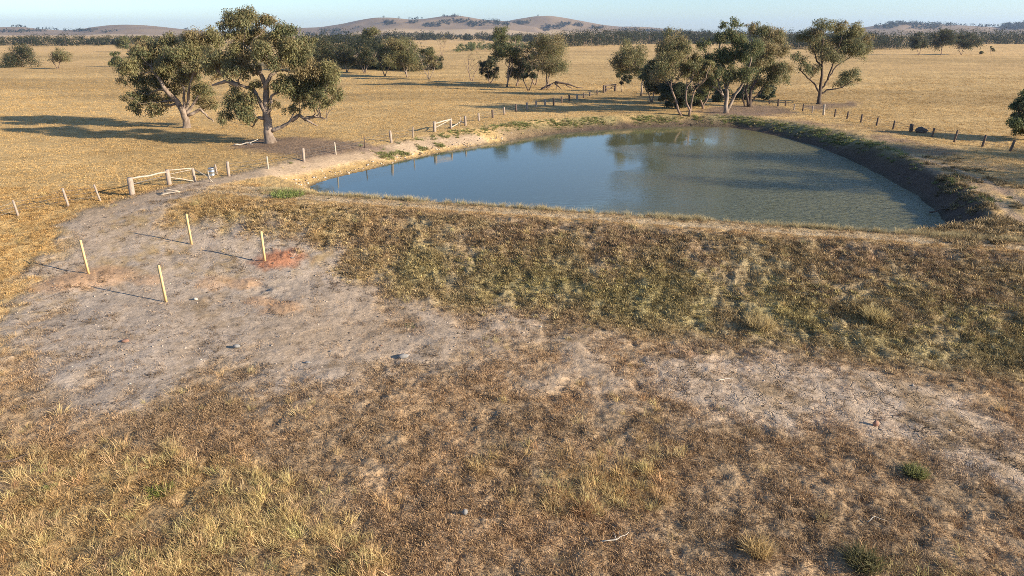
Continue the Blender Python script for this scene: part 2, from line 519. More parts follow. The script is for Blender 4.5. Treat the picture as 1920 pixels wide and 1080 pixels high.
# ground
def make_ground_mat():
    m, nt, b = new_mat('ground_soil_and_sward', 0.95, 0.1)
    N, L = nt.nodes, nt.links
    geo = N.new('ShaderNodeNewGeometry')
    at = N.new('ShaderNodeAttribute'); at.attribute_name = 'Col'
    rou = N.new('ShaderNodeAttribute'); rou.attribute_name = 'bare'
    crk = N.new('ShaderNodeAttribute'); crk.attribute_name = 'crack'
    pos = geo.outputs['Position']

    def noise(scale, detail, rough=0.6, stretch=None):
        v = pos
        if stretch:
            mp = N.new('ShaderNodeMapping'); mp.inputs['Scale'].default_value = stretch
            L.new(pos, mp.inputs[0]); v = mp.outputs[0]
        n = N.new('ShaderNodeTexNoise')
        n.inputs['Scale'].default_value = scale; n.inputs['Detail'].default_value = detail; n.inputs['Roughness'].default_value = rough
        L.new(v, n.inputs['Vector'])
        return n.outputs[0]

    def math_(op, a, bb=None, clamp=False):
        n = N.new('ShaderNodeMath'); n.operation = op; n.use_clamp = clamp
        for i, v in enumerate((a, bb)):
            if v is None: continue
            if isinstance(v, (int, float)): n.inputs[i].default_value = v
            else: L.new(v, n.inputs[i])
        return n.outputs[0]

    def mr(v, a, bb, c, d):
        n = N.new('ShaderNodeMapRange')
        n.inputs[1].default_value = a; n.inputs[2].default_value = bb; n.inputs[3].default_value = c; n.inputs[4].default_value = d
        L.new(v, n.inputs[0]); return n.outputs[0]
    fine = noise(26, 4, 0.7)
    mid = noise(5.5, 5, 0.65)
    big = noise(0.5, 5, 0.7)
    vbig = noise(0.045, 4, 0.6, (1, 2.6, 1))
    f1 = mr(fine, 0.3, 0.7, 0.72, 1.28)
    f2 = mr(mid, 0.3, 0.7, 0.75, 1.25)
    f3 = mr(big, 0.3, 0.7, 0.82, 1.18)
    f4 = mr(vbig, 0.3, 0.7, 0.84, 1.16)
    k = math_('MULTIPLY', math_('MULTIPLY', f1, f2), math_('MULTIPLY', f3, f4))
    # cracks of dried clay
    vor = N.new('ShaderNodeTexVoronoi'); vor.feature = 'DISTANCE_TO_EDGE'; vor.inputs['Scale'].default_value = 1.15
    wv = N.new('ShaderNodeVectorMath'); wv.operation = 'ADD'
    nn = N.new('ShaderNodeTexNoise'); nn.inputs['Scale'].default_value = 2.2; nn.inputs['Detail'].default_value = 4
    L.new(pos, nn.inputs['Vector'])
    sc_ = N.new('ShaderNodeVectorMath'); sc_.operation = 'SCALE'; sc_.inputs['Scale'].default_value = 0.9
    L.new(nn.outputs['Color'], sc_.inputs[0]); L.new(pos, wv.inputs[0]); L.new(sc_.outputs[0], wv.inputs[1])
    L.new(wv.outputs[0], vor.inputs['Vector'])
    vor2 = N.new('ShaderNodeTexVoronoi'); vor2.feature = 'DISTANCE_TO_EDGE'; vor2.inputs['Scale'].default_value = 3.3
    L.new(wv.outputs[0], vor2.inputs['Vector'])
    gate = mr(noise(1.3, 3), 0.42, 0.62, 0.0, 1.0)
    c1 = math_('MULTIPLY', mr(vor.outputs[0], 0.0, 0.038, 1.0, 0.0), mr(noise(0.8, 4), 0.40, 0.56, 0.15, 1.0), True)
    c2 = math_('MULTIPLY', mr(vor2.outputs[0], 0.0, 0.045, 0.7, 0.0), gate, True)
    ck = math_('MULTIPLY', math_('MAXIMUM', c1, c2), crk.outputs['Fac'], True)
    k2 = math_('MULTIPLY', k, math_('SUBTRACT', 1.0, math_('MULTIPLY', ck, 0.6)))
    vm = N.new('ShaderNodeVectorMath'); vm.operation = 'SCALE'
    L.new(at.outputs['Color'], vm.inputs[0]); L.new(k2, vm.inputs['Scale'])
    L.new(vm.outputs[0], b.inputs['Base Color'])
    hgt = math_('ADD', math_('MULTIPLY', fine, 0.35), math_('MULTIPLY', mid, 1.0))
    bareflat = mr(rou.outputs['Fac'], 0, 1, 1.0, 0.32)
    h2 = math_('SUBTRACT', math_('MULTIPLY', hgt, bareflat), math_('MULTIPLY', ck, 0.5))
    bp = N.new('ShaderNodeBump'); bp.inputs['Strength'].default_value = 0.9; bp.inputs['Distance'].default_value = 0.09
    L.new(h2, bp.inputs['Height'])
    bp2 = N.new('ShaderNodeBump'); bp2.inputs['Strength'].default_value = 0.5; bp2.inputs['Distance'].default_value = 0.5
    L.new(math_('MULTIPLY', big, bareflat), bp2.inputs['Height']); L.new(bp.outputs[0], bp2.inputs['Normal'])
    L.new(bp2.outputs[0], b.inputs['Normal'])
    return m


GROUND = make_ground_mat()

# ------------------------------------------------------------------ ground: one sheet to the horizon
HA = math.radians(47)
front = np.linspace(-HA, HA, 800)
back = np.linspace(HA, 2 * math.pi - HA, 90)[1:-1]
ang = np.concatenate([front, back])
inv = np.linspace(1 / 9.5, 1 / 95.0, 500)
rad = np.concatenate([[1.5, 4, 7], 1 / inv, np.geomspace(97, 9000, 110)])
A, R = np.meshgrid(ang, rad)
GX, GY = np.sin(A) * R, np.cos(A) * R
gx, gy = GX.ravel(), GY.ravel()
gm = masks(gx, gy)
gh = land(gx, gy) + detail_height(gx, gy, gm)
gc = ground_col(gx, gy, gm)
nr, nc = A.shape
ii = np.arange(nr - 1)[:, None] * nc
jj = np.arange(nc)[None]
kk = (jj + 1) % nc
gq = np.stack([ii + jj, ii + kk, ii + nc + kk, ii + nc + jj], -1).reshape(-1, 4)[:, ::-1]
gv = np.stack([gx, gy, gh], 1)
gv = np.concatenate([gv, [[0, 0, gh[:nc].mean()]]])
gtri = np.stack([np.full(nc, len(gv) - 1), kk[0], jj[0]], 1)[:, ::-1]
bare = np.clip(np.maximum(np.maximum(gm['pad'], gm['clay']), gm['track']), 0, 1)
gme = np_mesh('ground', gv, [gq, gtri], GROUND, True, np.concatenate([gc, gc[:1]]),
              {'bare': np.append(bare, 0), 'crack': np.append(gm['crack'] * np.maximum(gm['clay'], .3), 0)})
ground = tag(link('ground', gme), kind='structure')

# ------------------------------------------------------------------ pond water
wm, nt, b = new_mat('pond_water', 0.02, 0.6)
b.inputs['IOR'].default_value = 1.33
tc = nt.nodes.new('ShaderNodeNewGeometry')
col, _ = noise_col(nt, 0.06, 3, [(0.3, (0.125, 0.122, 0.060)), (0.7, (0.160, 0.142, 0.060))], tc.outputs['Position'])
murk = nt.nodes.new('ShaderNodeMix'); murk.data_type = 'RGBA'
murk.inputs[7].default_value = (0.060, 0.078, 0.058, 1)
nt.links.new(col, murk.inputs[6]); nt.links.new(murk.outputs[2], b.inputs['Base Color'])
mp = nt.nodes.new('ShaderNodeMapping')
mp.inputs['Rotation'].default_value = (0, 0, math.radians(-35))
mp.inputs['Scale'].default_value = (1.0, 2.3, 1)
nt.links.new(tc.outputs['Position'], mp.inputs[0])
n1 = nt.nodes.new('ShaderNodeTexNoise'); n1.inputs['Scale'].default_value = 2.0; n1.inputs['Detail'].default_value = 4; n1.inputs['Roughness'].default_value = .6
nt.links.new(mp.outputs[0], n1.inputs['Vector'])
sx = nt.nodes.new('ShaderNodeSeparateXYZ'); nt.links.new(tc.outputs['Position'], sx.inputs[0])
n2 = nt.nodes.new('ShaderNodeTexNoise'); n2.inputs['Scale'].default_value = 0.09; n2.inputs['Detail'].default_value = 3
nt.links.new(tc.outputs['Position'], n2.inputs['Vector'])
ad = nt.nodes.new('ShaderNodeMath'); ad.operation = 'MULTIPLY_ADD'; ad.inputs[1].default_value = 26; nt.links.new(n2.outputs[0], ad.inputs[0])
calm = nt.nodes.new('ShaderNodeMath'); calm.operation = 'MULTIPLY_ADD'; calm.inputs[1].default_value = -0.45
nt.links.new(sx.outputs[1], calm.inputs[0]); nt.links.new(sx.outputs[0], calm.inputs[2])
cal2 = nt.nodes.new('ShaderNodeMath'); cal2.operation = 'ADD'; cal2.inputs[1].default_value = 20.0
nt.links.new(calm.outputs[0], cal2.inputs[0]); nt.links.new(cal2.outputs[0], ad.inputs[2])
rr = nt.nodes.new('ShaderNodeMapRange')
for i, v in enumerate((16, 38, 0.012, 0.65)): rr.inputs[i + 1].default_value = v
nt.links.new(ad.outputs[0], rr.inputs[0])
mk = nt.nodes.new('ShaderNodeMapRange')
for i, v in enumerate((-4, 24, 1.0, 0.0)): mk.inputs[i + 1].default_value = v
nt.links.new(sx.outputs[0], mk.inputs[0]); nt.links.new(mk.outputs[0], murk.inputs[0])
bp = nt.nodes.new('ShaderNodeBump'); bp.inputs['Distance'].default_value = 0.30
nt.links.new(rr.outputs[0], bp.inputs['Strength']); nt.links.new(n1.outputs[0], bp.inputs['Height']); nt.links.new(bp.outputs[0], b.inputs['Normal'])
cx = sum(p[0] for p in POND) / len(POND); cy = sum(p[1] for p in POND) / len(POND)
wp = []
for x, y in POND:
    L_ = math.hypot(x - cx, y - cy)
    wp.append((x + (x - cx) / L_ * 0.8, y + (y - cy) / L_ * 0.8, WATER_Z))
wb = Bag(); wb.add([(cx, cy, WATER_Z)] + wp, None, [(0, (i + 1) % len(wp) + 1, i + 1) for i in range(len(wp))])
me = wb.mesh('pond_water', wm)
water = tag(link('pond_water', me), kind='structure')

# ------------------------------------------------------------------ hills on the horizon
def make_hill_mat():
    m, nt, b = new_mat('hill_pasture', 0.95, 0.1)
    N, L = nt.nodes, nt.links
    geo = N.new('ShaderNodeNewGeometry')
    c1, _ = noise_col(nt, 0.004, 6, [(0.3, (0.28, 0.198, 0.12)), (0.5, (0.225, 0.16, 0.098)), (0.7, (0.34, 0.245, 0.14))], geo.outputs['Position'], .6, (1, .4, 2))
    at = N.new('ShaderNodeAttribute'); at.attribute_name = 'low'
    mx = N.new('ShaderNodeMix'); mx.data_type = 'RGBA'
    L.new(at.outputs['Fac'], mx.inputs[0]); L.new(c1, mx.inputs[6]); mx.inputs[7].default_value = (0.42, 0.30, 0.165, 1)
    L.new(mx.outputs[2], b.inputs['Base Color'])
    return m


HILLM = make_hill_mat()


def hill_line(prof, px):
    P = np.array(prof, float)
    return np.interp(px, P[:, 0], P[:, 1])


HILLS = []


def hill(name, prof, D, depth, label_seed):
    xs = np.linspace(prof[0][0], prof[-1][0], 260)
    py = hill_line(prof, xs)
    ker = np.ones(9) / 9
    py = np.convolve(np.pad(py, 4, mode='edge'), ker, 'valid')
    rows = np.linspace(-1, 1, 60)
    top = np.array([CAM_Z + ray(x, y)[2] / ray(x, y)[1] * D for x, y in zip(xs, py)])
    X0 = np.array([ray(x, y)[0] / ray(x, y)[1] * D for x, y in zip(xs, py)])
    edge = sst((xs - xs[0]) / 60) * sst((xs[-1] - xs) / 60)
    top = top * edge
    TT, RR = np.meshgrid(top, rows)
    XX = X0[None] * (1 + RR * depth / D)
    YY = D + RR * depth
    bell = np.cos(RR * np.pi / 2) ** 1.3
    und = fbm(XX / 320, YY / 320, 4, 90 + label_seed)
    ZZ = -3 + (TT + 3) * bell * (1 + 0.9 * und * (1 - bell ** 3) * 1.6)
    v = np.stack([XX, YY, ZZ], -1).reshape(-1, 3)
    n, k = ZZ.shape
    a = np.arange(n - 1)[:, None] * k + np.arange(k - 1)[None]
    q = np.stack([a, a + 1, a + k + 1, a + k], -1).reshape(-1, 4)
    low = sst((0.30 + 0.25 * fbm(XX / 500, YY / 200, 2, 95) - bell) / 0.06)
    me = np_mesh(name, v, q, HILLM, True, None, {'low': low.ravel()})
    o = tag(link(name, me), kind='structure')
    HILLS.append((XX, YY, ZZ, xs, py, D))
    return o


hill('hill', [(-120, 52), (0, 51), (40, 50), (70, 54), (115, 57), (150, 55), (172, 51), (200, 47.5), (235, 46), (275, 47.5), (310, 51), (355, 56), (420, 60), (470, 62)], 2700, 500, 1)
hill('hill', [(470, 62), (520, 54), (600, 51), (640, 45), (672, 38), (702, 33), (735, 33), (772, 37), (800, 35), (832, 30), (853, 28.5), (872, 31), (905, 37), (960, 41), (1010, 48), (1060, 60)], 3000, 600, 2)
hill('hill', [(900, 60), (945, 40), (975, 35), (1003, 30.5), (1032, 29.5), (1062, 34), (1100, 41), (1132, 47), (1162, 50), (1195, 50), (1225, 51.5), (1262, 56), (1320, 60), (1380, 61.5)], 3200, 600, 3)
hill('hill', [(1540, 61), (1600, 54), (1650, 47), (1692, 42), (1722, 44), (1765, 46), (1850, 50), (1872, 51), (1890, 46), (1915, 43), (1960, 40), (2040, 46), (2120, 60)], 2600, 500, 4)

# ------------------------------------------------------------------ foliage
def leaf_mat(name, bright=1.0, trans=0.25):
    m, nt, b = new_mat(name, 0.62, 0.25)
    N, L = nt.nodes, nt.links
    at = N.new('ShaderNodeAttribute'); at.attribute_name = 'Col'
    L.new(at.outputs['Color'], b.inputs['Base Color'])
    tr = N.new('ShaderNodeBsdfTranslucent')
    L.new(at.outputs['Color'], tr.inputs['Color'])
    mx = N.new('ShaderNodeMixShader'); mx.inputs[0].default_value = trans
    L.new(b.outputs[0], mx.inputs[1]); L.new(tr.outputs[0], mx.inputs[2])
    L.new(mx.outputs[0], nt.nodes['Material Output'].inputs[0])
    return m


LEAF = leaf_mat('gum_leaves', 1.0, 0.42)
BARKS = {
    'pale': simple_mat('pale_gum_bark', (0.38, 0.30, 0.235), (0.09, 0.06, 0.042), 2.6, (1, 1, .35), .85, .5, dist=.03),
    'brown': simple_mat('brown_gum_bark', (0.30, 0.21, 0.155), (0.13, 0.09, 0.07), 2.2, (1, 1, .3), .9, .6, dist=.04),
    'dark': simple_mat('dark_gum_bark', (0.12, 0.085, 0.065), (0.06, 0.045, 0.035), 2.2, (1, 1, .3), .9, .6, dist=.04),
}
OLIVE = [np.array(c) for c in ((0.245, 0.222, 0.098), (0.195, 0.188, 0.090), (0.290, 0.232, 0.115), (0.160, 0.168, 0.080))]
GREENL = [np.array(c) for c in ((0.165, 0.180, 0.072), (0.130, 0.148, 0.064), (0.205, 0.198, 0.088), (0.110, 0.128, 0.060))]
DARKL = [np.array(c) for c in ((0.060, 0.072, 0.036), (0.078, 0.086, 0.044), (0.050, 0.062, 0.034), (0.095, 0.098, 0.052))]


def leaves(clumps, n, size, pal, droop=0.75, tip=0.25):
    """clumps: (k,5) x,y,z,radius,palette index; returns verts, quads, colours of n drooping leaf sprays"""
    clumps = np.asarray(clumps, float)
    w = clumps[:, 3] ** 2
    idx = RNG.choice(len(clumps), n, p=w / w.sum())
    c, r = clumps[idx, :3], clumps[idx, 3]
    d = RNG.normal(0, 1, (n, 3))
    d /= np.linalg.norm(d, axis=1)[:, None]
    d[:, 2] = np.where((d[:, 2] < -0.3) & (RNG.random(n) < .4), -d[:, 2], d[:, 2])
    rr = r * (0.25 + 0.95 * RNG.random(n) ** 0.8)
    p = c + d * rr[:, None] * np.array((1.05, 1.05, 0.88))
    p[:, 2] -= 0.6 * r * RNG.random(n) ** 3
    nrm = d * 1.0 + RNG.normal(0, 0.55, (n, 3)) + np.array((0, 0, .25))
    nrm /= np.linalg.norm(nrm, axis=1)[:, None]
    ax = RNG.normal(0, 0.5, (n, 3)) + np.array((0, 0, -1.0)) * droop + d * 0.4
    ax -= nrm * (ax * nrm).sum(1)[:, None]
    ax /= np.linalg.norm(ax, axis=1)[:, None] + 1e-9
    sd_ = np.cross(nrm, ax)
    L_ = size * (0.6 + 0.8 * RNG.random(n))[:, None]
    Wd = L_ * (0.20 + 0.20 * RNG.random(n))[:, None]
    v = np.stack([p - ax * L_ * .5, p + sd_ * Wd * .5 - ax * L_ * .05, p + ax * L_ * .5, p - sd_ * Wd * .5 - ax * L_ * .05], 1).reshape(-1, 3)
    q = np.arange(n * 4).reshape(-1, 4)
    pal = np.array(pal)
    ci = (clumps[idx, 4].astype(int)) % len(pal)
    col = pal[ci] * (0.72 + 0.56 * RNG.random(n))[:, None]
    tipm = (RNG.random(n) < tip) & (d[:, 2] > 0)
    col = np.where(tipm[:, None], col * 0.45 + np.array((0.27, 0.17, 0.075)) * 0.55, col)
    return v, q, np.repeat(col, 4, axis=0)


def curve(p0, p1, sag=0.0, n=6, jit=0.0, up=0.0):
    p0, p1 = np.array(p0, float), np.array(p1, float)
    t = np.linspace(0, 1, n)[:, None]
    mid = (p0 + p1) / 2 + np.array((0, 0, up)) * np.linalg.norm(p1 - p0)
    P = (1 - t) ** 2 * p0 + 2 * t * (1 - t) * mid + t * t * p1
    P[1:-1] += RNG.normal(0, 1, (n - 2, 3)) * jit * np.linalg.norm(p1 - p0)
    return P


def grow(name, label, base_px, lobes, limbs, nleaf, pal, bark='brown', leaf=None, group=None, trunk_r=None, cat='tree', depthk=0.35, tip=0.25,
         clump_k=1.0, twigs=5, sub=7, base=None, droop=0.75, barename='trunk'):
    """lobes: (px,py,rx,ry) ellipses of foliage; limbs: pixel polylines starting at the foot of the trunk. Both are given their own depth about the trunk."""
    bx, by, bz = base if base else place(*base_px)
    s = by / ray(*base_px)[1]                 # metres per photo pixel at that distance
    root = empty(name, (bx, by, bz - 0.1), label, cat, group)
    O = np.array((bx, by, bz - 0.1))
    lob = []
    for (px, py, rx, ry) in lobes:
        rx, ry = rx * 1.03, ry * 1.2
        py += ry * .08
        half = rx * s
        dy = RNG.normal(0, depthk) * max(abs(bx - at_Y(px, py, by)[0]), 3 * half) * 0.8
        x, _, z = at_Y(px, py, by)
        k = (by + dy) / by
        lob.append((x * k, by + dy, CAM_Z + (z - CAM_Z) * k, rx * s, 0.5 * (rx + ry) * s * 1.15, ry * s))
    wood = Bag()
    tips = []
    r0 = trunk_r or 0.35
    for li, poly in enumerate(limbs):
        pts = []
        off = 0.0
        for i, (px, py) in enumerate(poly):
            if i:
                off += RNG.normal(0, 0.10) * math.hypot(px - poly[i - 1][0], py - poly[i - 1][1]) * s * 2
            x, _, z = at_Y(px, py, by)
            pts.append((x, by + (off if i > 1 else 0), z))
        pts[0] = (pts[0][0], pts[0][1], min(pts[0][2], bz) - 0.1) if poly[0] == limbs[0][0] else pts[0]
        P = []
        for a_, b_ in zip(pts[:-1], pts[1:]):
            seg = curve(a_, b_, n=5, jit=0.03)
            P += list(seg[:-1])
        P.append(pts[-1])
        P = np.array(P)
        first = poly[0] == limbs[0][0]
        rs = r0 * (1 if li == 0 else (0.8 if first else 0.46))
        rad_ = np.linspace(rs, rs * 0.28, len(P))
        if first:
            rad_[0] *= 1.45
            rad_[1] *= 1.12
        wood.tube(P, rad_, 8)
        tips += [tuple(P[k]) + (rad_[k],) for k in range(len(P) // 3, len(P))]
    T = np.array(tips)
    clumps = []
    for (x, y, z, a, b_, c_) in lob:
        dd = np.linalg.norm(T[:, :3] - np.array((x, y, z - c_ * .5)), axis=1) + np.where(T[:, 2] > z, 2.0, 0)
        st = T[int(np.argmin(dd))]
        P = curve(st[:3], (x, y, z - c_ * 0.25), n=6, jit=0.04, up=-0.08)
        r_ = min(st[3] * .7, 0.016 * np.linalg.norm(np.array((x, y, z)) - st[:3]) + 0.03)
        wood.tube(P, np.linspace(r_, r_ * 0.35, 6), 6, False)
        pi = RNG.integers(0, 4)
        ns = int(min(34, max(9, sub * a * c_ * 2.0)))
        for k in range(ns):
            u = RNG.normal(0, 1, 3)
            u /= np.linalg.norm(u)
            if u[2] < -0.75: u[2] *= -0.5
            f = 0.25 + 0.68 * RNG.random()
            cr = (a * b_ * c_) ** (1 / 3) * (0.30 + 0.24 * RNG.random()) * clump_k
            q = (x + u[0] * a * f, y + u[1] * b_ * f, z + u[2] * c_ * f)
            clumps.append((*q, cr, pi + (RNG.random() < 0.3)))
            if k < twigs:
                wood.tube(curve(P[-2], q, n=4, jit=0.06), np.linspace(r_ * 0.35, 0.012, 4), 4, False)
    me = wood.mesh(name + '_wood', BARKS[bark], True)
    me.transform(__import__('mathutils').Matrix.Translation(-Vector(O)))
    link(barename, me, root)
    if nleaf:
        size = leaf or max(0.22, 2.4 * s)
        v, q, col = leaves(clumps, nleaf, size, pal, droop, tip)
        link('crown', np_mesh(name + '_leaves', v - O, q, LEAF, False, col), root)
    return root


def auto_lobes(x0, y0, x1, y1, n=9, hollow=0.0):
    """foliage lobes packed under a domed outline"""
    out = []
    w, h = x1 - x0, y1 - y0
    n = int(n * 1.6)
    for k in range(n):
        for _ in range(30):
            u, v = RNG.random(), RNG.random()
            if ((u - .5) / .5) ** 2 + ((v - .62) / .66) ** 2 < 0.82: break
        r = w * (0.145 + 0.11 * RNG.random())
        out.append((x0 + w * (0.1 + 0.8 * u), y0 + h * (0.08 + 0.84 * v), r, r * (0.62 + .2 * RNG.random())))
    return out


def auto_limbs(bx, by, x0, y0, x1, y1, trunks=1, fork=0.35):
    out = []
    h = by - y0
    for k in range(trunks):
        fx = bx + RNG.normal(0, 0.06) * h + (k - (trunks - 1) / 2) * 0.16 * h
        f = (fx, by - fork * h)
        ex = (x0 + x1) / 2 + (k - (trunks - 1) / 2) * (x1 - x0) * 0.45
        out.append([(bx, by), f, ((fx + ex) / 2 + RNG.normal(0, .03) * h, by - 0.6 * h), (ex, y0 + 0.2 * h)])
        out.append([f, (fx + (x0 - fx) * 0.5, by - 0.58 * h), (fx + (x0 - fx) * .72, by - .74 * h)])
        out.append([f, (fx + (x1 - fx) * 0.5, by - 0.55 * h), (fx + (x1 - fx) * .75, by - .7 * h)])
    return out


def auto_tree(name, label, base_px, box, n=9, nleaf=6000, pal=OLIVE, bark='brown', trunks=1, r=0.16, group=None, cat='tree', fork=.35, **kw):
    return grow(name, label, base_px, auto_lobes(*box, n=n), auto_limbs(*base_px, *box, trunks=trunks, fork=fork), int(nleaf * 2.4), pal, bark, group=group, trunk_r=r * .75, cat=cat, sub=5, **kw)


# two great gums on the left
grow('gum_tree', 'largest gum tree with a pale twisting left limb, standing on dark soil', (507, 268),
     [(455, 35, 36, 16), (500, 41, 20, 14), (468, 68, 40, 16), (425, 44, 15, 14), (533, 60, 22, 19), (546, 86, 34, 18), (577, 80, 20, 13), (410, 115, 26, 22),
      (455, 113, 26, 20), (495, 94, 28, 16), (557, 118, 34, 20), (614, 134, 26, 19), (574, 160, 42, 20), (536, 160, 28, 19), (627, 174, 13, 20), (603, 150, 26, 16),
      (441, 182, 18, 22), (455, 207, 24, 22), (424, 216, 14, 18), (517, 195, 12, 10), (551, 205, 18, 10), (586, 196, 18, 9), (478, 160, 13, 12), (430, 66, 16, 12),
      (520, 118, 20, 16), (470, 132, 18, 14), (580, 130, 24, 16), (596, 182, 18, 14), (440, 132, 20, 16), (468, 186, 14, 16), (560, 186, 16, 12), (512, 75, 18, 14), (610, 190, 12, 14), (440, 92, 20, 14)],
     [[(507, 268), (503, 240), (499, 212), (497, 185), (495, 161), (486, 140), (484, 122)], [(499, 212), (484, 185), (470, 168), (446, 160), (430, 152), (418, 140), (417, 122)],
      [(495, 165), (507, 142), (526, 126), (538, 106), (549, 92)], [(509, 245), (528, 238), (546, 226), (553, 212)], [(500, 215), (508, 200), (510, 180), (524, 172)],
      [(486, 140), (478, 115), (468, 98), (452, 85)], [(546, 226), (562, 216), (580, 226), (596, 236)], [(500, 222), (482, 222), (468, 240)], [(570, 224), (590, 218), (612, 222)],
      [(446, 160), (425, 152), (405, 158), (396, 160)], [(418, 140), (406, 130), (398, 122)]],
     92000, OLIVE, 'pale', trunk_r=0.42, tip=.32, leaf=.21)
grow('gum_tree', 'broad gum tree with an orange-brown trunk, second largest, left of the largest one', (350, 240),
     [(280, 94, 32, 16), (318, 80, 24, 14), (366, 70, 24, 15), (366, 97, 32, 20), (399, 72, 24, 18), (388, 107, 28, 20), (243, 127, 20, 18), (280, 118, 30, 17),
      (315, 121, 28, 17), (229, 148, 12, 12), (350, 140, 26, 17), (300, 156, 24, 15), (272, 180, 26, 17), (294, 196, 22, 16), (237, 182, 12, 11), (256, 209, 17, 9),
      (382, 166, 22, 15), (393, 193, 20, 14), (334, 166, 22, 11), (255, 106, 18, 12), (366, 122, 20, 14), (410, 140, 12, 16),
      (330, 100, 24, 16), (262, 150, 20, 14), (300, 136, 22, 14), (340, 155, 20, 12), (400, 125, 18, 16), (318, 182, 16, 12), (246, 196, 14, 12), (372, 184, 14, 12), (262, 100, 18, 12), (290, 212, 14, 7)],
     [[(350, 240), (349, 225), (345, 207), (334, 188), (318, 168), (300, 142), (286, 124)], [(347, 212), (353, 190), (357, 170), (364, 140), (366, 118)], [(346, 208), (345, 188), (348, 165), (340, 150)],
      [(350, 214), (361, 198), (372, 180), (385, 160)], [(343, 205), (330, 195), (308, 200), (288, 213)], [(353, 216), (376, 204), (388, 218), (404, 227)], [(334, 188), (312, 190), (296, 192)],
      [(364, 140), (378, 122), (388, 108)], [(318, 168), (296, 168), (276, 178)]],
     76000, OLIVE, 'pale', trunk_r=0.38, tip=.32, leaf=.22)
# the great gums behind the pond
grow('gum_tree', 'tall gum tree with white twin trunks rising behind the far shore of the pond', (1361, 212),
     [(1357, 47, 9, 9), (1381, 43, 16, 9), (1350, 72, 19, 13), (1370, 66, 16, 14), (1388, 82, 20, 15), (1322, 86, 16, 12), (1330, 112, 18, 14), (1360, 105, 22, 17),
      (1392, 105, 22, 17), (1412, 92, 18, 17), (1330, 158, 19, 10), (1370, 140, 20, 16), (1402, 140, 18, 16), (1348, 132, 16, 14)],
     [[(1361, 212), (1363, 180), (1365, 140), (1360, 100), (1358, 70)], [(1361, 212), (1374, 186), (1394, 150), (1405, 112), (1400, 90)], [(1362, 190), (1350, 165), (1344, 140), (1334, 118)],
      [(1364, 165), (1375, 130), (1382, 90), (1380, 58)], [(1356, 178), (1342, 165), (1332, 160)]], 34000, GREENL, 'pale', trunk_r=0.26, tip=.2)
grow('gum_tree', 'dense gum tree with crowded dark stems, right of the white twin-trunked one', (1404, 200),
     [(1408, 52, 14, 10), (1428, 58, 20, 14), (1452, 72, 22, 17), (1432, 88, 22, 18), (1466, 100, 15, 16), (1436, 120, 24, 18), (1466, 128, 16, 16), (1418, 118, 20, 18), (1450, 148, 22, 13),
      (1418, 152, 16, 14), (1476, 148, 10, 12), (1440, 170, 12, 8)],
     [[(1404, 200), (1408, 172), (1420, 140), (1436, 100), (1440, 75)], [(1404, 200), (1398, 170), (1402, 130), (1410, 90)], [(1406, 198), (1428, 166), (1452, 140), (1464, 120)], [(1396, 200), (1392, 175), (1396, 150), (1400, 130)]],
     34000, OLIVE, 'dark', trunk_r=0.22, tip=.2)
grow('gum_tree', 'lone spreading gum tree with a forked dark trunk in the straw paddock on the right', (1535, 195),
     [(1547, 47, 22, 11), (1505, 68, 17, 11), (1527, 64, 18, 14), (1575, 50, 18, 13), (1600, 58, 18, 15), (1580, 72, 28, 16), (1626, 76, 12, 13), (1540, 88, 24, 14), (1596, 92, 27, 14),
      (1560, 106, 22, 12), (1497, 108, 13, 10), (1511, 124, 15, 11), (1527, 132, 13, 12), (1590, 140, 21, 12), (1580, 155, 20, 8), (1610, 151, 9, 5), (1616, 98, 16, 13)],
     [[(1535, 195), (1536, 182), (1538, 170), (1540, 130), (1540, 95), (1546, 62)], [(1537, 174), (1526, 156), (1510, 142), (1500, 132), (1498, 115)], [(1538, 170), (1552, 150), (1572, 124), (1592, 112), (1612, 100)],
      [(1537, 176), (1556, 168), (1578, 164), (1592, 152)], [(1540, 130), (1530, 110), (1520, 80)], [(1552, 150), (1562, 120), (1572, 90), (1580, 66)]],
     42000, OLIVE, 'dark', trunk_r=0.27, tip=.22)

G = 'gum trees scattered over the paddocks'
T = auto_tree
T('gum_tree', 'dark round gum crown near the left edge of the photo, left of a thinner tree', (42, 126), (3, 80, 70, 128), 10, 5000, DARKL, 'brown', 2, group=G, fork=.25)
T('gum_tree', 'thin airy gum with grey crown, right of the dark round crown at the far left', (109, 129), (83, 88, 134, 124), 8, 2300, OLIVE, 'brown', 2, group=G, fork=.25)
T('gum_tree', 'green bushy gum partly hidden behind the left flank of the second largest tree', (214, 126), (200, 94, 236, 126), 7, 3500, GREENL, 'brown', 1, group=G, fork=.25)
T('gum_tree', 'small flat-topped gum on the far treeline, above the second largest tree', (240, 98), (216, 62, 252, 88), 7, 2500, GREENL, 'brown', 1, group=G)
T('gum_tree', 'small rounded gum just right of the flat-topped one on the far treeline', (262, 96), (250, 60, 278, 84), 5, 1800, OLIVE, 'brown', 1, group=G)
T('gum_tree', 'dark gum crown just right of the largest tree, left end of the grove', (600, 132), (566, 76, 640, 124), 12, 7000, DARKL, 'brown', 2, group=G)
T('gum_tree', 'dark many-stemmed gum in the central grove with pale bare stems at its foot', (650, 136), (622, 84, 678, 130), 10, 6000, DARKL, 'pale', 3, group=G, fork=.45)
T('gum_tree', 'grey-green gum between the dark many-stemmed one and the slim dark one', (684, 138), (662, 82, 712, 130), 9, 5500, DARKL, 'pale', 3, group=G, fork=.45)
T('gum_tree', 'high umbrella-shaped gum with a pale trunk behind the central grove', (694, 112), (676, 50, 714, 78), 6, 3000, OLIVE, 'pale', 1, group=G, fork=.55)
T('gum_tree', 'slim dark gum just left of the broad white-trunked crown in the grove', (722, 143), (700, 78, 745, 128), 9, 6000, GREENL, 'dark', 2, group=G)
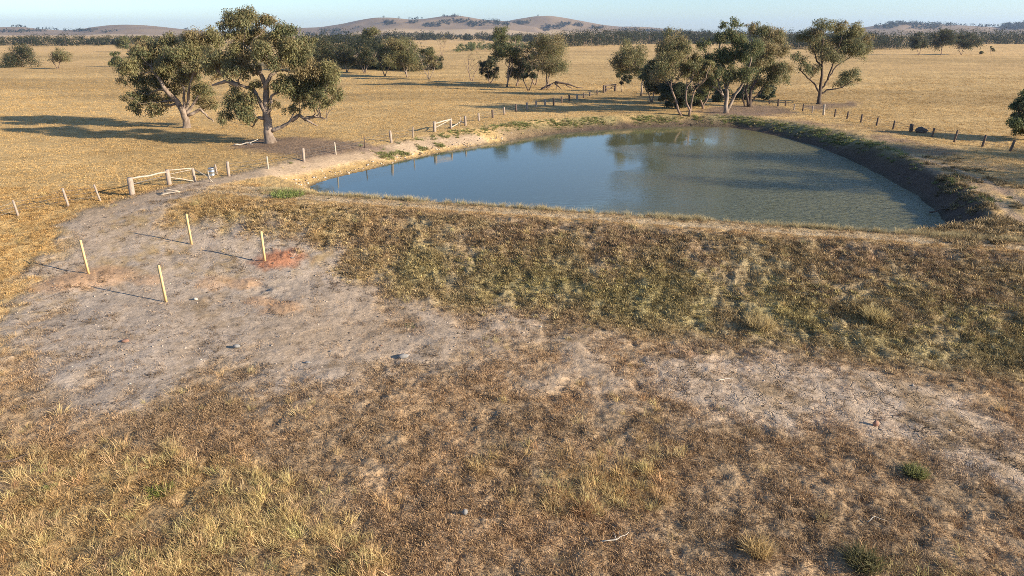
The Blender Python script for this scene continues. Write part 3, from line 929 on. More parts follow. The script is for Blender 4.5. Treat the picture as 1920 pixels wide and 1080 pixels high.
T('gum_tree', 'broad domed gum with a white trunk, the biggest of the central grove', (763, 145), (716, 60, 792, 124), 15, 11000, OLIVE, 'pale', 2, .22, group=G, fork=.3)
T('gum_tree', 'open vase-shaped gum with thin fanning stems at the right end of the central grove', (805, 149), (782, 84, 828, 132), 8, 3500, OLIVE, 'pale', 3, .12, group=G, fork=.25)
T('gum_tree', 'low bushy gum left of the slender tall one beyond the middle of the pond', (918, 156), (897, 100, 940, 148), 9, 5000, DARKL, 'brown', 2, group=G, fork=.25)
T('gum_tree', 'slender tall gum with a high dark crown, tallest beyond the middle of the pond', (950, 163), (916, 43, 984, 110), 12, 7500, GREENL, 'brown', 2, .17, group=G, fork=.5)
T('gum_tree', 'small dark gum leaning at the foot of the pale-trunked dome by the fallen log', (991, 170), (976, 98, 1006, 158), 6, 3500, DARKL, 'dark', 2, .13, group=G)
T('gum_tree', 'domed grey gum with a pale trunk growing beside the fallen log', (1026, 165), (986, 60, 1070, 138), 15, 10000, OLIVE, 'pale', 2, .2, group=G, fork=.3)
T('gum_tree', 'small loose gum in front of the far paddock just right of the timber yard frame', (1166, 172), (1156, 124, 1186, 160), 6, 2300, DARKL, 'pale', 1, .08, group=G)
T('gum_tree', 'gum with a slanting pale trunk, leftmost of the large grove behind the pond', (1202, 180), (1144, 78, 1220, 140), 13, 7500, OLIVE, 'pale', 1, .18, group=G, fork=.45)
T('gum_tree', 'narrow grey gum with a straight stem, second from the left in the large grove', (1222, 192), (1200, 106, 1246, 174), 10, 6500, OLIVE, 'brown', 2, .12, group=G)
T('gum_tree', 'gum with a long dark stem leaning left and a high sparse crown', (1278, 216), (1222, 62, 1316, 150), 15, 9000, OLIVE, 'brown', 1, .17, group=G, fork=.35)
T('gum_tree', 'sparse gum with a V-shaped dark fork standing closest to the far water edge', (1292, 217), (1286, 96, 1344, 150), 8, 3200, OLIVE, 'brown', 2, .16, group=G, fork=.4)
T('gum_tree', 'dark leafy gum filling the gap left of the leaning stem on the far bank', (1250, 196), (1208, 98, 1272, 184), 11, 6000, DARKL, 'brown', 2, group=G)
T('gum_tree', 'leafy gum crown filling the space between the V-shaped fork and the white twin trunks', (1318, 204), (1292, 104, 1350, 188), 8, 4500, GREENL, 'brown', 2, group=G, fork=.4)
T('gum_tree', 'dark gum at the back of the pair left of the fallen log', (1004, 160), (968, 72, 1030, 140), 9, 5000, DARKL, 'brown', 2, group=G)
T('gum_tree', 'low leafy gum at the foot of the slender tall one beyond the pond', (968, 162), (936, 104, 992, 150), 8, 4000, DARKL, 'brown', 2, group=G)
T('bush', 'dense blackish bush between the leaning gums on the far bank', (1268, 204), (1238, 156, 1300, 202), 10, 8000, DARKL, 'dark', 3, .08, group=None, cat='bush', fork=.2, tip=0)
T('bush', 'low dark bush right of the blackish one under the large grove', (1304, 199), (1286, 178, 1326, 198), 6, 2500, DARKL, 'dark', 3, .06, cat='bush', fork=.2, tip=0)
T('gum_tree', 'windswept gum with two short stems, leftmost in the right paddock row', (1722, 104), (1704, 58, 1744, 94), 8, 3000, DARKL, 'brown', 2, group=G)
T('gum_tree', 'windswept wide gum, middle of the row in the right paddock', (1764, 104), (1742, 53, 1794, 92), 10, 3500, DARKL, 'brown', 2, group=G)
T('gum_tree', 'windswept slanting gum, rightmost of the row in the right paddock', (1802, 103), (1788, 62, 1842, 92), 9, 3300, DARKL, 'brown', 2, group=G)
T('bush', 'low round bush on the open paddock right of the windswept gums', (1838, 102), (1831, 97, 1846, 102), 4, 300, OLIVE, 'dark', 2, .05, cat='bush', fork=.2)
T('gum_tree', 'tiny leaning gum on the skyline of the right paddock', (1857, 102), (1855, 86, 1868, 97), 3, 350, OLIVE, 'brown', 1, .1, group=G)
T('gum_tree', 'dark green gum cut off by the right edge of the photo', (1932, 262), (1894, 176, 1976, 256), 16, 15000, GREENL, 'dark', 2, .25, group=G, fork=.2, tip=0)
# bare trees
for (b_, lab, bx_) in (((885, 152), 'leafless grey tree with thin spreading branches in the far paddock', (866, 92, 910, 118)), ((829, 104), 'thin almost bare sapling above the grove in the far paddock', (816, 62, 840, 82))):
    lb = auto_lobes(*bx_, n=7)
    grow('bare_tree', lab, b_, lb, auto_limbs(*b_, *bx_, trunks=2, fork=.3), 160, OLIVE, 'brown', trunk_r=.10, sub=4, clump_k=1.1)
# trees just outside the right of the frame, whose shade falls on water and bank
for k, (x, y, h_) in enumerate(((47, 39.5, 10.5), (48, 48.5, 11.5), (55, 45, 10), (57, 36.5, 10), (52, 30.5, 9))):
    z0 = gz(x, y)
    r_ = ray(960, 300)
    sY = y / r_[1]
    fake = (960 + x / sY, 540)
    bpx = 960 + x / y * r_[1]
    # lobes are given around the foot in metres, turned into pixels of that distance
    def P_(dx, dz):
        Z = z0 + dz
        t_ = (CAM_Z - Z) / y
        v_ = (t_ * F * CP - F * SP) / (CP + t_ * SP)
        fy = F * CP - v_ * SP
        return (960 + (x + dx) / y * fy, 540 + v_)
    s_ = y / ray(*P_(0, 0))[1]
    lb = [(*P_(RNG.normal(0, 2.4), h_ * (0.42 + 0.45 * RNG.random())), 2.2 / s_, 1.5 / s_) for _ in range(14)]
    lm = [[P_(0, 0), P_(.3, h_ * .3), P_(-.4, h_ * .6), P_(.2, h_ * .85)], [P_(.3, h_ * .3), P_(2, h_ * .55)], [P_(.3, h_ * .3), P_(-2, h_ * .6)]]
    grow('gum_tree', 'gum tree just beyond the right edge of the photo that shades the water', P_(0, 0), lb, lm, 16000, OLIVE, 'brown', base=(x, y, z0), trunk_r=.3, group='gums beyond the right edge')


# ------------------------------------------------------------------ distant belts and woods (read as one mass)
def belt(name, pts, n, pal, hk=(0.75, 1.25), per=46, trunk=True):
    n = int(n * 1.35)
    """pts: (px, foot py, height px); n trees along it"""
    P = np.array(pts, float)
    V, Q, K = [], [], []
    off = 0
    tr = Bag()
    for _ in range(n):
        px = P[0, 0] + (P[-1, 0] - P[0, 0]) * RNG.random()
        fy = np.interp(px, P[:, 0], P[:, 1])
        hp = np.interp(px, P[:, 0], P[:, 2]) * RNG.uniform(*hk)
        rx, ry, rz = ray(px, fy)
        Y0 = min((2.0 - CAM_Z) / rz * ry, 2300)
        Y0 *= 1 + 0.16 * RNG.random()
        x = rx / ry * Y0
        s = Y0 / ry
        h_ = hp * s
        z0 = float(land(np.array([x]), np.array([Y0]))[0])
        cr = h_ * RNG.uniform(0.36, 0.5)
        cl = [(x + RNG.normal(0, cr * .7), Y0 + RNG.normal(0, cr * .7), z0 + h_ * RNG.uniform(0.08, 0.8), cr * RNG.uniform(.45, .7), RNG.integers(0, 4)) for _ in range(6)]
        v, q, c = leaves(cl, per * 3, max(0.5, 2.5 * s), pal, 0.3, 0.0)
        V.append(v); Q.append(q + off); K.append(c); off += len(v)
        if trunk and RNG.random() < .3:
            tr.tube([(x, Y0, z0 - .2), (x + RNG.normal(0, .4), Y0, z0 + h_ * .6)], [0.012 * h_ + .04, 0.008 * h_], 4, False)
    o = link(name, np_mesh(name, np.concatenate(V), np.concatenate(Q), LEAF, False, np.concatenate(K)))
    tag(o, kind='stuff')
    if tr.n:
        tag(link('distant_tree_trunks', tr.mesh('distant_tree_trunks', BARKS['brown']), o), kind='stuff')
    return o


BL = [p * 0.62 for p in DARKL]
belt('distant_tree_belt', [(-60, 86, 17), (60, 86, 17), (90, 86, 20), (170, 85, 16), (235, 84, 15), (420, 84, 15)], 190, BL)
belt('distant_tree_belt', [(560, 80, 14), (700, 79, 15), (790, 76, 14), (830, 75, 13), (940, 76, 12), (1050, 82, 16)], 230, BL)
belt('distant_tree_belt', [(1040, 90, 26), (1090, 90, 30), (1180, 86, 28), (1240, 83, 22), (1330, 83, 20), (1500, 84, 20)], 230, BL, per=60)
belt('distant_tree_belt', [(1470, 93, 27), (1640, 94, 28), (1720, 92, 30), (1800, 88, 26), (1860, 86, 26), (1990, 85, 26)], 240, BL, per=60)
belt('distant_tree_belt', [(1120, 78, 18), (1300, 76, 18), (1500, 76, 17), (1640, 76, 14)], 150, BL)
belt('paddock_tree_belt', [(850, 99, 12), (900, 97, 12), (960, 95, 12), (1000, 94, 12)], 26, GREENL, per=90)
belt('paddock_tree_belt', [(552, 130, 46), (640, 132, 56), (700, 133, 54), (760, 135, 42), (815, 137, 28)], 66, BL, per=260)
belt('paddock_scrub', [(1230, 192, 16), (1300, 196, 18), (1380, 196, 22), (1450, 192, 18)], 14, DARKL, per=200, trunk=False)
belt('distant_tree_belt', [(575, 66, 7), (640, 64, 8), (660, 62, 8)], 26, BL, per=24, trunk=False)


def hill_trees(k, pts, n, name='hillside_trees', pal=BL, size=13.0):
    """pts: (px, py, rx, ry) patches of wood seen on hill k"""
    XX, YY, ZZ, xs, py, D = HILLS[k]
    front = YY[:, 0] <= D + 30
    X_, Y_, Z_ = XX[front].ravel(), YY[front].ravel(), ZZ[front].ravel()
    t = (CAM_Z - Z_) / Y_
    vv = (t * F * CP - F * SP) / (CP + t * SP)
    PX, PY = 960 + X_ / Y_ * (F * CP - vv * SP), 540 + vv
    V, Q, K, off = [], [], [], 0
    W = np.array([p[2] * max(p[3], 1) for p in pts], float)
    for _ in range(n):
        p = pts[RNG.choice(len(pts), p=W / W.sum())]
        qx, qy = p[0] + RNG.uniform(-1, 1) * p[2], p[1] + RNG.uniform(-1, 1) * p[3] + (p[4] * (_ % 2 - .5) if len(p) > 4 else 0)
        i = int(np.argmin((PX - qx) ** 2 + (PY - qy) ** 2 * 4))
        s = Y_[i] / 1360
        jx = (qx - PX[i]) * s
        sz = size * RNG.uniform(.5, 1.2)
        cl = [(X_[i] + jx, Y_[i] + RNG.normal(0, 8), Z_[i] + sz * .35, sz * .5, RNG.integers(0, 4))]
        v, q, c = leaves(cl, 16, 5.5, pal, .2, 0)
        V.append(v); Q.append(q + off); K.append(c); off += len(v)
    tag(link(name, np_mesh(name, np.concatenate(V), np.concatenate(Q), LEAF, False, np.concatenate(K))), kind='stuff')


hill_trees(0, [(35, 49.5, 12, 1), (80, 51, 8, 1), (25, 60, 30, 2), (60, 58.5, 25, 1.5), (150, 58, 32, 2), (205, 60, 14, 1.5), (350, 54, 4, 1), (100, 54, 12, 1)], 110)
hill_trees(1, [(730, 44, 11, 3), (775, 42, 10, 2), (810, 48, 16, 3), (835, 42, 10, 3), (865, 40, 16, 2.5), (892, 46, 16, 4), (920, 42, 16, 3), (940, 46, 16, 3), (620, 58, 20, 2), (845, 31, 20, .6), (671, 53.5, 5, 1),
              (718, 32.5, 3, .5), (750, 34, 3, .5), (780, 36, 16, .6)], 330)
hill_trees(2, [(975, 44, 20, 3), (960, 47, 16, 3), (1010, 57, 20, 2), (1040, 51, 18, 3), (1060, 47, 10, 3), (1085, 48, 8, 2), (1120, 53, 12, 2), (1010, 29.5, 1.2, .4), (1180, 56, 20, 1.5), (1230, 58, 25, 2)], 330)
hill_trees(3, [(1690, 45, 26, 3), (1660, 51, 20, 3), (1740, 50, 26, 5), (1715, 54, 10, 2), (1800, 48, 26, .8), (1850, 50, 18, 1), (1900, 50, 22, 5), (1930, 50, 22, 6), (1770, 45, 20, .8)], 420)

# ------------------------------------------------------------------ grasses and ground cover (geometry nodes over computed points)
def grass_mat(name, trans=0.2):
    m, nt, b = new_mat(name, 0.75, 0.15)
    N, L = nt.nodes, nt.links
    at = N.new('ShaderNodeAttribute'); at.attribute_type = 'INSTANCER'; at.attribute_name = 'tint'
    a2 = N.new('ShaderNodeAttribute'); a2.attribute_name = 'Col'
    mx = N.new('ShaderNodeVectorMath'); mx.operation = 'MULTIPLY'
    L.new(at.outputs['Color'], mx.inputs[0]); L.new(a2.outputs['Color'], mx.inputs[1])
    L.new(mx.outputs[0], b.inputs['Base Color'])
    tr = N.new('ShaderNodeBsdfTranslucent'); L.new(mx.outputs[0], tr.inputs['Color'])
    ms = N.new('ShaderNodeMixShader'); ms.inputs[0].default_value = trans
    L.new(b.outputs[0], ms.inputs[1]); L.new(tr.outputs[0], ms.inputs[2]); L.new(ms.outputs[0], N['Material Output'].inputs[0])
    return m


GRASS = grass_mat('grass_blades')
PEBM = grass_mat('loose_stone', 0.0)


def tuft_mesh(name, n, radius, height, width, spread, lean=(0, 0), bend=.4, seg=2):
    V, Q, T_, K, off = [], [], [], [], 0
    for k in range(n):
        a_ = RNG.random() * 6.283
        r_ = radius * math.sqrt(RNG.random())
        p = np.array((math.cos(a_) * r_, math.sin(a_) * r_, -0.02))
        h_ = height * RNG.uniform(.45, 1.15)
        d = np.array((RNG.normal(0, spread) + math.cos(a_) * spread * r_ / radius + lean[0], RNG.normal(0, spread) + math.sin(a_) * spread * r_ / radius + lean[1], 1.0))
        d /= np.linalg.norm(d)
        f = RNG.random() * 6.283
        s_ = np.array((math.cos(f), math.sin(f), 0)) * width * RNG.uniform(.6, 1.3) / 2
        m_ = p + d * h_ * .55
        e_ = p + d * h_ + np.array((d[0] * bend * h_ * .6, d[1] * bend * h_ * .6, -bend * h_ * .25))
        V += [p - s_, p + s_, m_ - s_ * .75, m_ + s_ * .75, e_]
        Q.append((off, off + 1, off + 3, off + 2)); T_.append((off + 2, off + 3, off + 4))
        c = RNG.uniform(.7, 1.3)
        K += [np.array((c, c, c)) * .62] * 2 + [np.array((c, c, c))] * 2 + [np.array((c, c * .98, c * .95)) * 1.12]
        off += 5
    return np_mesh(name, V, [np.array(Q), np.array(T_)], GRASS, False, np.array(K))


def lump_mesh(name, seed, flat=.6, src=ICO1):
    v, f = src
    v = v * (1 + 0.35 * (RNG.random((len(v), 1)) - .5)) * np.array((1, .8, flat))
    return np_mesh(name, v, f, PEBM, False, np.ones((len(v), 3)) * RNG.uniform(.9, 1.1))


def scatter(name, protos, X, Y, Z, scale, tint, tilt=0.15, yaw=None, kind='stuff'):
    """one object whose points carry the grass through geometry nodes"""
    n = len(X)
    me = bpy.data.meshes.new(name)
    me.vertices.add(n)
    me.vertices.foreach_set('co', np.stack([X, Y, Z], 1).astype(np.float32).ravel())
    def fa(nm, tp, arr, key):
        a = me.attributes.new(nm, tp, 'POINT'); a.data.foreach_set(key, np.asarray(arr, np.float32).ravel())
    fa('sc', 'FLOAT', scale, 'value')
    rot = np.stack([RNG.normal(0, tilt, n), RNG.normal(0, tilt, n), RNG.random(n) * 6.283 if yaw is None else yaw], 1)
    fa('rot', 'FLOAT_VECTOR', rot, 'vector')
    fa('tint', 'FLOAT_COLOR', np.concatenate([tint, np.ones((n, 1))], 1), 'color')
    a = me.attributes.new('pick', 'INT', 'POINT'); a.data.foreach_set('value', RNG.integers(0, len(protos), n).astype(np.int32))
    me.update()
    o = link(name, me)
    ng = bpy.data.node_groups.new(name, 'GeometryNodeTree')
    ng.interface.new_socket('Geometry', in_out='INPUT', socket_type='NodeSocketGeometry')
    ng.interface.new_socket('Geometry', in_out='OUTPUT', socket_type='NodeSocketGeometry')
    N, L = ng.nodes, ng.links
    gi, go = N.new('NodeGroupInput'), N.new('NodeGroupOutput')
    ip = N.new('GeometryNodeInstanceOnPoints')
    def na(nm, tp):
        q = N.new('GeometryNodeInputNamedAttribute'); q.data_type = tp; q.inputs[0].default_value = nm
        return [s for s in q.outputs if s.enabled][0]
    gi_inst = N.new('GeometryNodeJoinGeometry')
    for p in protos[::-1]:
        oi = N.new('GeometryNodeObjectInfo'); oi.inputs[0].default_value = p; oi.inputs['As Instance'].default_value = False
        g2 = N.new('GeometryNodeGeometryToInstance')
        L.new(oi.outputs['Geometry'], g2.inputs[0]); L.new(g2.outputs[0], gi_inst.inputs[0])
    L.new(gi.outputs[0], ip.inputs['Points']); L.new(gi_inst.outputs[0], ip.inputs['Instance'])
    ip.inputs['Pick Instance'].default_value = True
    L.new(na('pick', 'INT'), ip.inputs['Instance Index'])
    e2 = N.new('FunctionNodeEulerToRotation'); L.new(na('rot', 'FLOAT_VECTOR'), e2.inputs[0]); L.new(e2.outputs[0], ip.inputs['Rotation'])
    L.new(na('sc', 'FLOAT'), ip.inputs['Scale'])
    L.new(ip.outputs[0], go.inputs[0])
    md = o.modifiers.new('scatter', 'NODES'); md.node_group = ng
    tag(o, kind=kind)
    return o


def proto(name, me):
    return bpy.data.objects.new(name, me)       # source meshes, never linked: only their copies stand in the scene


SHORT = [proto('short', tuft_mesh('short_tuft%d' % i, 24, .14, .11, .011, .55, bend=.5)) for i in range(5)]
TALL = [proto('tall', tuft_mesh('tall_tuft%d' % i, 40, .15, .46, .0085, .38, bend=.6)) for i in range(5)]
FIELD = [proto('field', tuft_mesh('field_tuft%d' % i, 16, .26, .22, .03, .42, bend=.4)) for i in range(4)]
HERB = [proto('herb', tuft_mesh('herb_tuft%d' % i, 34, .17, .24, .03, .75, bend=.3)) for i in range(4)]
REED = [proto('reed', tuft_mesh('reed_tuft%d' % i, 22, .12, .55, .022, .16, bend=.15)) for i in range(3)]
PEB = [proto('peb', lump_mesh('lump%d' % i, i)) for i in range(5)]


def candidates(n, ymin, ymax, kx=0.86, power=1.0):
    """random points in the wedge of ground the photo shows, denser near the camera"""
    u = RNG.random(n)
    Y = (ymin ** (2 - power) + u * (ymax ** (2 - power) - ymin ** (2 - power))) ** (1 / (2 - power))
    X = (RNG.random(n) * 2 - 1) * (Y * kx + 1.5)
    return X, Y


def pick(X, Y, p):
    k = RNG.random(len(X)) < p
    return X[k], Y[k]


# short dry sward and clods of the foreground
X, Y = candidates(150000, 10.0, 42.0, power=.7)
m = masks(X, Y)
bareM = np.maximum(np.maximum(m['pad'], m['clay'] * .95), m['track'])
patch = sst(0.5 + 2.6 * fbm(X / .9, Y / .9, 3, 121))
p = (1 - bareM) * (0.25 + 0.75 * patch) + bareM * 0.07 * patch
p *= sst((m['e'] + 3.5) * 2) * (m['d'] > .6) * (1 - .55 * sst((m['e'] + 3) * 2) * sst((-.1 - m['e']) * 3))
k = RNG.random(len(X)) < p
X, Y = X[k], Y[k]; m = {a_: b_[k] for a_, b_ in m.items()}
base = ground_col(X, Y, m)
face = sst(m['e'] / .8) * sst((8.5 - m['e']) / 2) * sst((X + 19) / 4)
t = .98 * base * RNG.uniform(.75, 1.5, (len(X), 1)) * np.array((1.10, 1.05, .97))
brownish = (RNG.random(len(X)) < 0.25 + 0.0 * X)[:, None]
t = np.where(brownish, t * np.array((.6, .56, .56)), t)
scatter('short_dry_grass', SHORT, X, Y, ground_z(X, Y), (0.7 + 0.7 * RNG.random(len(X))) * (1 + .5 * face), np.clip(t, 0.02, .8))

# tussocks of tall straw in the near left, thin ones elsewhere
X, Y = candidates(60000, 10.0, 40.0, power=.6)
m = masks(X, Y)
patch = sst(0.05 + 3.2 * fbm(X / 1.1, Y / 1.1, 3, 131))
p = (1 - np.maximum(m['pad'], m['clay'])) * (m['straw'] * (.12 + .88 * patch) * 1.0 + .055 * patch)
p *= sst((m['e'] - .1) * 3)
k = RNG.random(len(X)) < p
X, Y = X[k], Y[k]
wind = 0.0
t = np.array((0.59, 0.43, 0.20)) * RNG.uniform(.65, 1.25, (len(X), 1)) * (1 + RNG.normal(0, .06, (len(X), 3)))
scatter('tall_straw_grass', TALL, X, Y, ground_z(X, Y), 0.45 + 0.65 * RNG.random(len(X)), np.clip(t, .02, .8), tilt=.3)

# weeds and green growth on the bank
X, Y = candidates(60000, 18.0, 42.0, power=.6)
m = masks(X, Y)
e = m['e']
n1 = fbm(X / 1.2, Y / 1.2, 3, 141)
face = sst(e / .6) * sst((9.5 - e) / 5.5) * sst((X + 17) / 6)
p = face * (.42 + 1.5 * n1) * (1 - np.maximum(m['pad'], m['clay']))
k = RNG.random(len(X)) < p
X, Y, e = X[k], Y[k], e[k]
g = np.clip(np.exp(-((e - 5.2) / 2.4) ** 2) + .25 * RNG.normal(0, 1, len(X)), 0, 1)[:, None]
t = (np.array((0.42, 0.30, 0.165)) * (1 - g) + (np.array((0.39, 0.325, 0.135)) * sst((X + 10) / 10)[:, None] + np.array((0.50, 0.37, 0.185)) * (1 - sst((X + 10) / 10)[:, None])) * g) * RNG.uniform(.8, 1.45, (len(X), 1)) * (1.1 - .38 * sst((2.6 - e) / 2) * sst((X + 12) / 6))[:, None]
scatter('bank_weeds', HERB, X, Y, ground_z(X, Y), .32 + .6 * RNG.random(len(X)) ** 1.5, t)

# straw of the paddocks
X, Y = candidates(170000, 36.0, 190.0, kx=.84, power=1.35)
m = masks(X, Y)
n1 = fbm(X / 4, Y / 4, 3, 151)
p = (.5 + 1.3 * n1) * (1 - sst((Y - 90) / 95)) * (1 - np.maximum(np.maximum(m['pad'], m['track']), np.maximum(m['litter'] * .9, m['rut']))) * sst((-m['e'] - .2) * 1.5 + sst((-19 - X) / 3) * 4) * sst((m['d'] - 3.0) / 2)
k = RNG.random(len(X)) < p
X, Y = X[k], Y[k]; m = {a_: b_[k] for a_, b_ in m.items()}
t = ground_col(X, Y, m) * RNG.uniform(1.0, 1.3, (len(X), 1))
scatter('paddock_straw', FIELD, X, Y, ground_z(X, Y), (0.5 + 0.6 * RNG.random(len(X))) * (1 + .6 * sst((Y - 60) / 100)) * .66, np.clip(t, .02, .85))

# fringe of tall seed heads on the inner crest, rushes round the shore
Xa = RNG.uniform(-15, 23, 1700)
ea = -1.95 + RNG.normal(0, .25, len(Xa))
Ya = 33.9 - .283 * Xa - ea * SLOPE_E
k = RNG.random(len(Xa)) < (.25 + 1.6 * np.clip(fbm(Xa / 1.5, Ya / 1.5, 2, 161) + .2, 0, 1))
Xa, Ya = Xa[k], Ya[k]
t = np.array((0.46, 0.37, 0.2)) * RNG.uniform(.7, 1.2, (len(Xa), 1))
scatter('crest_seed_grass', TALL, Xa, Ya, ground_z(Xa, Ya), .4 + .55 * RNG.random(len(Xa)), t)
X, Y = candidates(160000, 36.0, 84.0, kx=.8, power=1)
m = masks(X, Y)
d = m['d']
off_ = 1.4 + 1.0 * sst((8 - X) / 10)
band = np.exp(-((d - off_ - .5) / .75) ** 2)
side = sst((X + 6) / 8) * sst((Y - 50) / 8) + sst((X - 20) / 3) * sst((Y - 34) / 4) * .3
side *= 1 - .6 * sst((X - 14) / 8)
spots = np.zeros(len(X))
for (c_, r_) in ((place(722, 293), 1.0), (place(745, 289), .8), (place(757, 288), .6), (place(792, 279), .7), (place(823, 273), .8), (place(535, 357), .6)):
    spots += sst(1.3 * (1 - np.hypot(X - c_[0], Y - c_[1]) / r_)) * 1.3
lsparse = sst((X + 14) / 14) * sst((Y - 58) / 6) * .45 + .02
p = np.clip(band * np.clip(side + lsparse, 0, 1) * (.55 + 1.6 * fbm(X / 1.8, Y / 1.8, 2, 171)) + spots, 0, 1) * (d > .5)
k = RNG.random(len(X)) < p
X, Y = X[k], Y[k]
t = np.where((RNG.random(len(X)) < .3)[:, None], np.array((0.38, 0.30, 0.15)), np.array((0.19, 0.205, 0.07))) * RNG.uniform(.6, 1.4, (len(X), 1))
scatter('shore_rushes', HERB, X, Y, ground_z(X, Y), .55 + .6 * RNG.random(len(X)), t)
# rank growth on the right bank
X = RNG.uniform(19, 33, 9000); Y = RNG.uniform(27, 52, 9000)
m = masks(X, Y)
p = sst((m['d'] - .8 - 1.1 * sst((Y - 38) / 5)) / .8) * sst((6 - m['d']) / 2.5) * np.clip(.05 + 3.4 * fbm(X / 2.0, Y / 2.0, 3, 181), 0, 1) * (1 - m['rut'])
for (c_, r_) in ((place(1800, 432), 1.6), (place(1835, 425), 1.8), (place(1870, 418), 1.6), (place(1790, 352), 1.0), (place(1815, 372), 1.2), (place(1835, 392), 1.1), (place(1770, 335), .7), (place(1880, 440), 1.6)):
    p = np.maximum(p, sst(1.4 * (1 - np.hypot(X - c_[0], Y - c_[1]) / r_)) * (m['d'] > .4))
k = RNG.random(len(X)) < p
X, Y = X[k], Y[k]
t = np.where((RNG.random(len(X)) < .5)[:, None], np.array((0.36, 0.26, 0.135)), np.array((0.21, 0.155, 0.08))) * RNG.uniform(.6, 1.4, (len(X), 1))
scatter('bank_thicket', HERB, X, Y, ground_z(X, Y), .5 + 1.1 * RNG.random(len(X)) ** 2, t)

# pebbles on pad and shore, dark clods
X, Y = candidates(60000, 11, 80, power=.9)
m = masks(X, Y)
shore = np.exp(-((m['d'] - .9) / .8) ** 2) * sst((10 - X) / 12) * (Y > 40)
p = np.clip(m['pad'] * .22 + m['clay'] * .13 + shore * 1.0 + m['track'] * .06, 0, 1) * (m['d'] > .15)
k = RNG.random(len(X)) < p
X, Y, shore = X[k], Y[k], shore[k]
dark = (RNG.random(len(X)) < .45)[:, None]
t = np.where(dark, np.array((.13, .095, .07)), np.array((.42, .34, .27))) * RNG.uniform(.6, 1.3, (len(X), 1))
scatter('loose_pebbles', PEB, X, Y, ground_z(X, Y) + .005, (.012 + .045 * RNG.random(len(X)) ** 3) * (1 + 1.8 * shore), t)
# dark hoof-turned clods and tiny tussocks over the bare ground
X, Y = candidates(26000, 11, 45, power=.8)
m = masks(X, Y)
patch = sst(-.05 + 2.8 * fbm(X / 1.6, Y / 1.6, 3, 191))
p = np.maximum(m['pad'], m['clay']) * (.08 + .9 * patch)
k = RNG.random(len(X)) < p
X, Y = X[k], Y[k]
t = np.array((.11, .075, .045)) * RNG.uniform(.4, 1.9, (len(X), 1))
scatter('scattered_tussocks', SHORT, X, Y, ground_z(X, Y), .7 + 1.3 * RNG.random(len(X)) ** 1.5, t)

# ------------------------------------------------------------------ single things
WOODP = simple_mat('new_pine', (0.74, 0.50, 0.24), (0.62, 0.40, 0.18), 3, (8, 8, 1), .7, .15)
WOODG = simple_mat('weathered_grey_wood', (0.42, 0.34, 0.27), (0.22, 0.165, 0.13), 5, (6, 6, 1), .9, .5)
WOODD = simple_mat('dark_weathered_wood', (0.16, 0.115, 0.09), (0.075, 0.055, 0.045), 5, (6, 6, 1), .9, .5)
WHITEW = simple_mat('bleached_wood', (0.50, 0.42, 0.33), (0.30, 0.24, 0.18), 4, (5, 5, 1), .8, .3)
WIRE = simple_mat('fence_wire', (0.30, 0.27, 0.24), (0.2, 0.17, 0.15), 20, rough=.5, metallic=.8)
TIN = simple_mat('galvanised_tin', (0.62, 0.64, 0.66), (0.40, 0.42, 0.44), 6, rough=.35, metallic=.9, bump=.1)
STONE = simple_mat('grey_stone', (0.30, 0.28, 0.26), (0.14, 0.135, 0.13), 7, rough=.9, bump=.6)
STONER = simple_mat('reddish_stone', (0.36, 0.20, 0.14), (0.22, 0.12, 0.08), 7, rough=.9, bump=.6)
BONE = simple_mat('bleached_stick', (0.60, 0.54, 0.45), (0.42, 0.36, 0.28), 9, rough=.8)


def height_at(x, y, z, px_dy, base_py, px):
    """height in metres of an upright whose top shows px_dy pixels above its foot"""
    rx, ry, rz = ray(px, base_py - px_dy)
    return CAM_Z + rz / ry * y - z


# four new stakes
STK = [((359, 458), 401, 'new pine stake standing alone nearest the fence gate'), ((497, 493), 434, 'new pine stake set in the brick-red soil heap'),
       ((166, 516), 450, 'new pine stake beside the orange soil smear, leftmost'), ((311, 567), 497, 'new pine stake nearest the camera on grey dirt')]
for (bp_, ty, lab) in STK:
    x, y, z = place(*bp_); z = gz(x, y)
    h_ = height_at(x, y, z, bp_[1] - ty, bp_[1], bp_[0])
    bg = Bag(); bg.box((0, 0, h_ / 2 - .15), (0.115, 0.06, h_ + .3), math.radians(RNG.uniform(-25, -5)), (RNG.normal(0, .01), RNG.normal(0, .01)), jit=.002)
    o = link('survey_stake', bg.mesh('stake', WOODP), None, (x, y, z))
    tag(o, lab, 'stake', 'pine stakes marking out the pad')


# fences
def post_mesh(h_, r_, mat, lean=(0, 0), sides=7):
    bg = Bag()
    P = [(lean[0] * t_ * h_, lean[1] * t_ * h_, -0.25 + (h_ + .25) * t_) for t_ in (0, .35, .7, 1)]
    bg.tube(P, np.array((1, .97, .95, .9)) * r_ * RNG.uniform(.95, 1.05, 4), sides)
    return bg.mesh('post', mat)


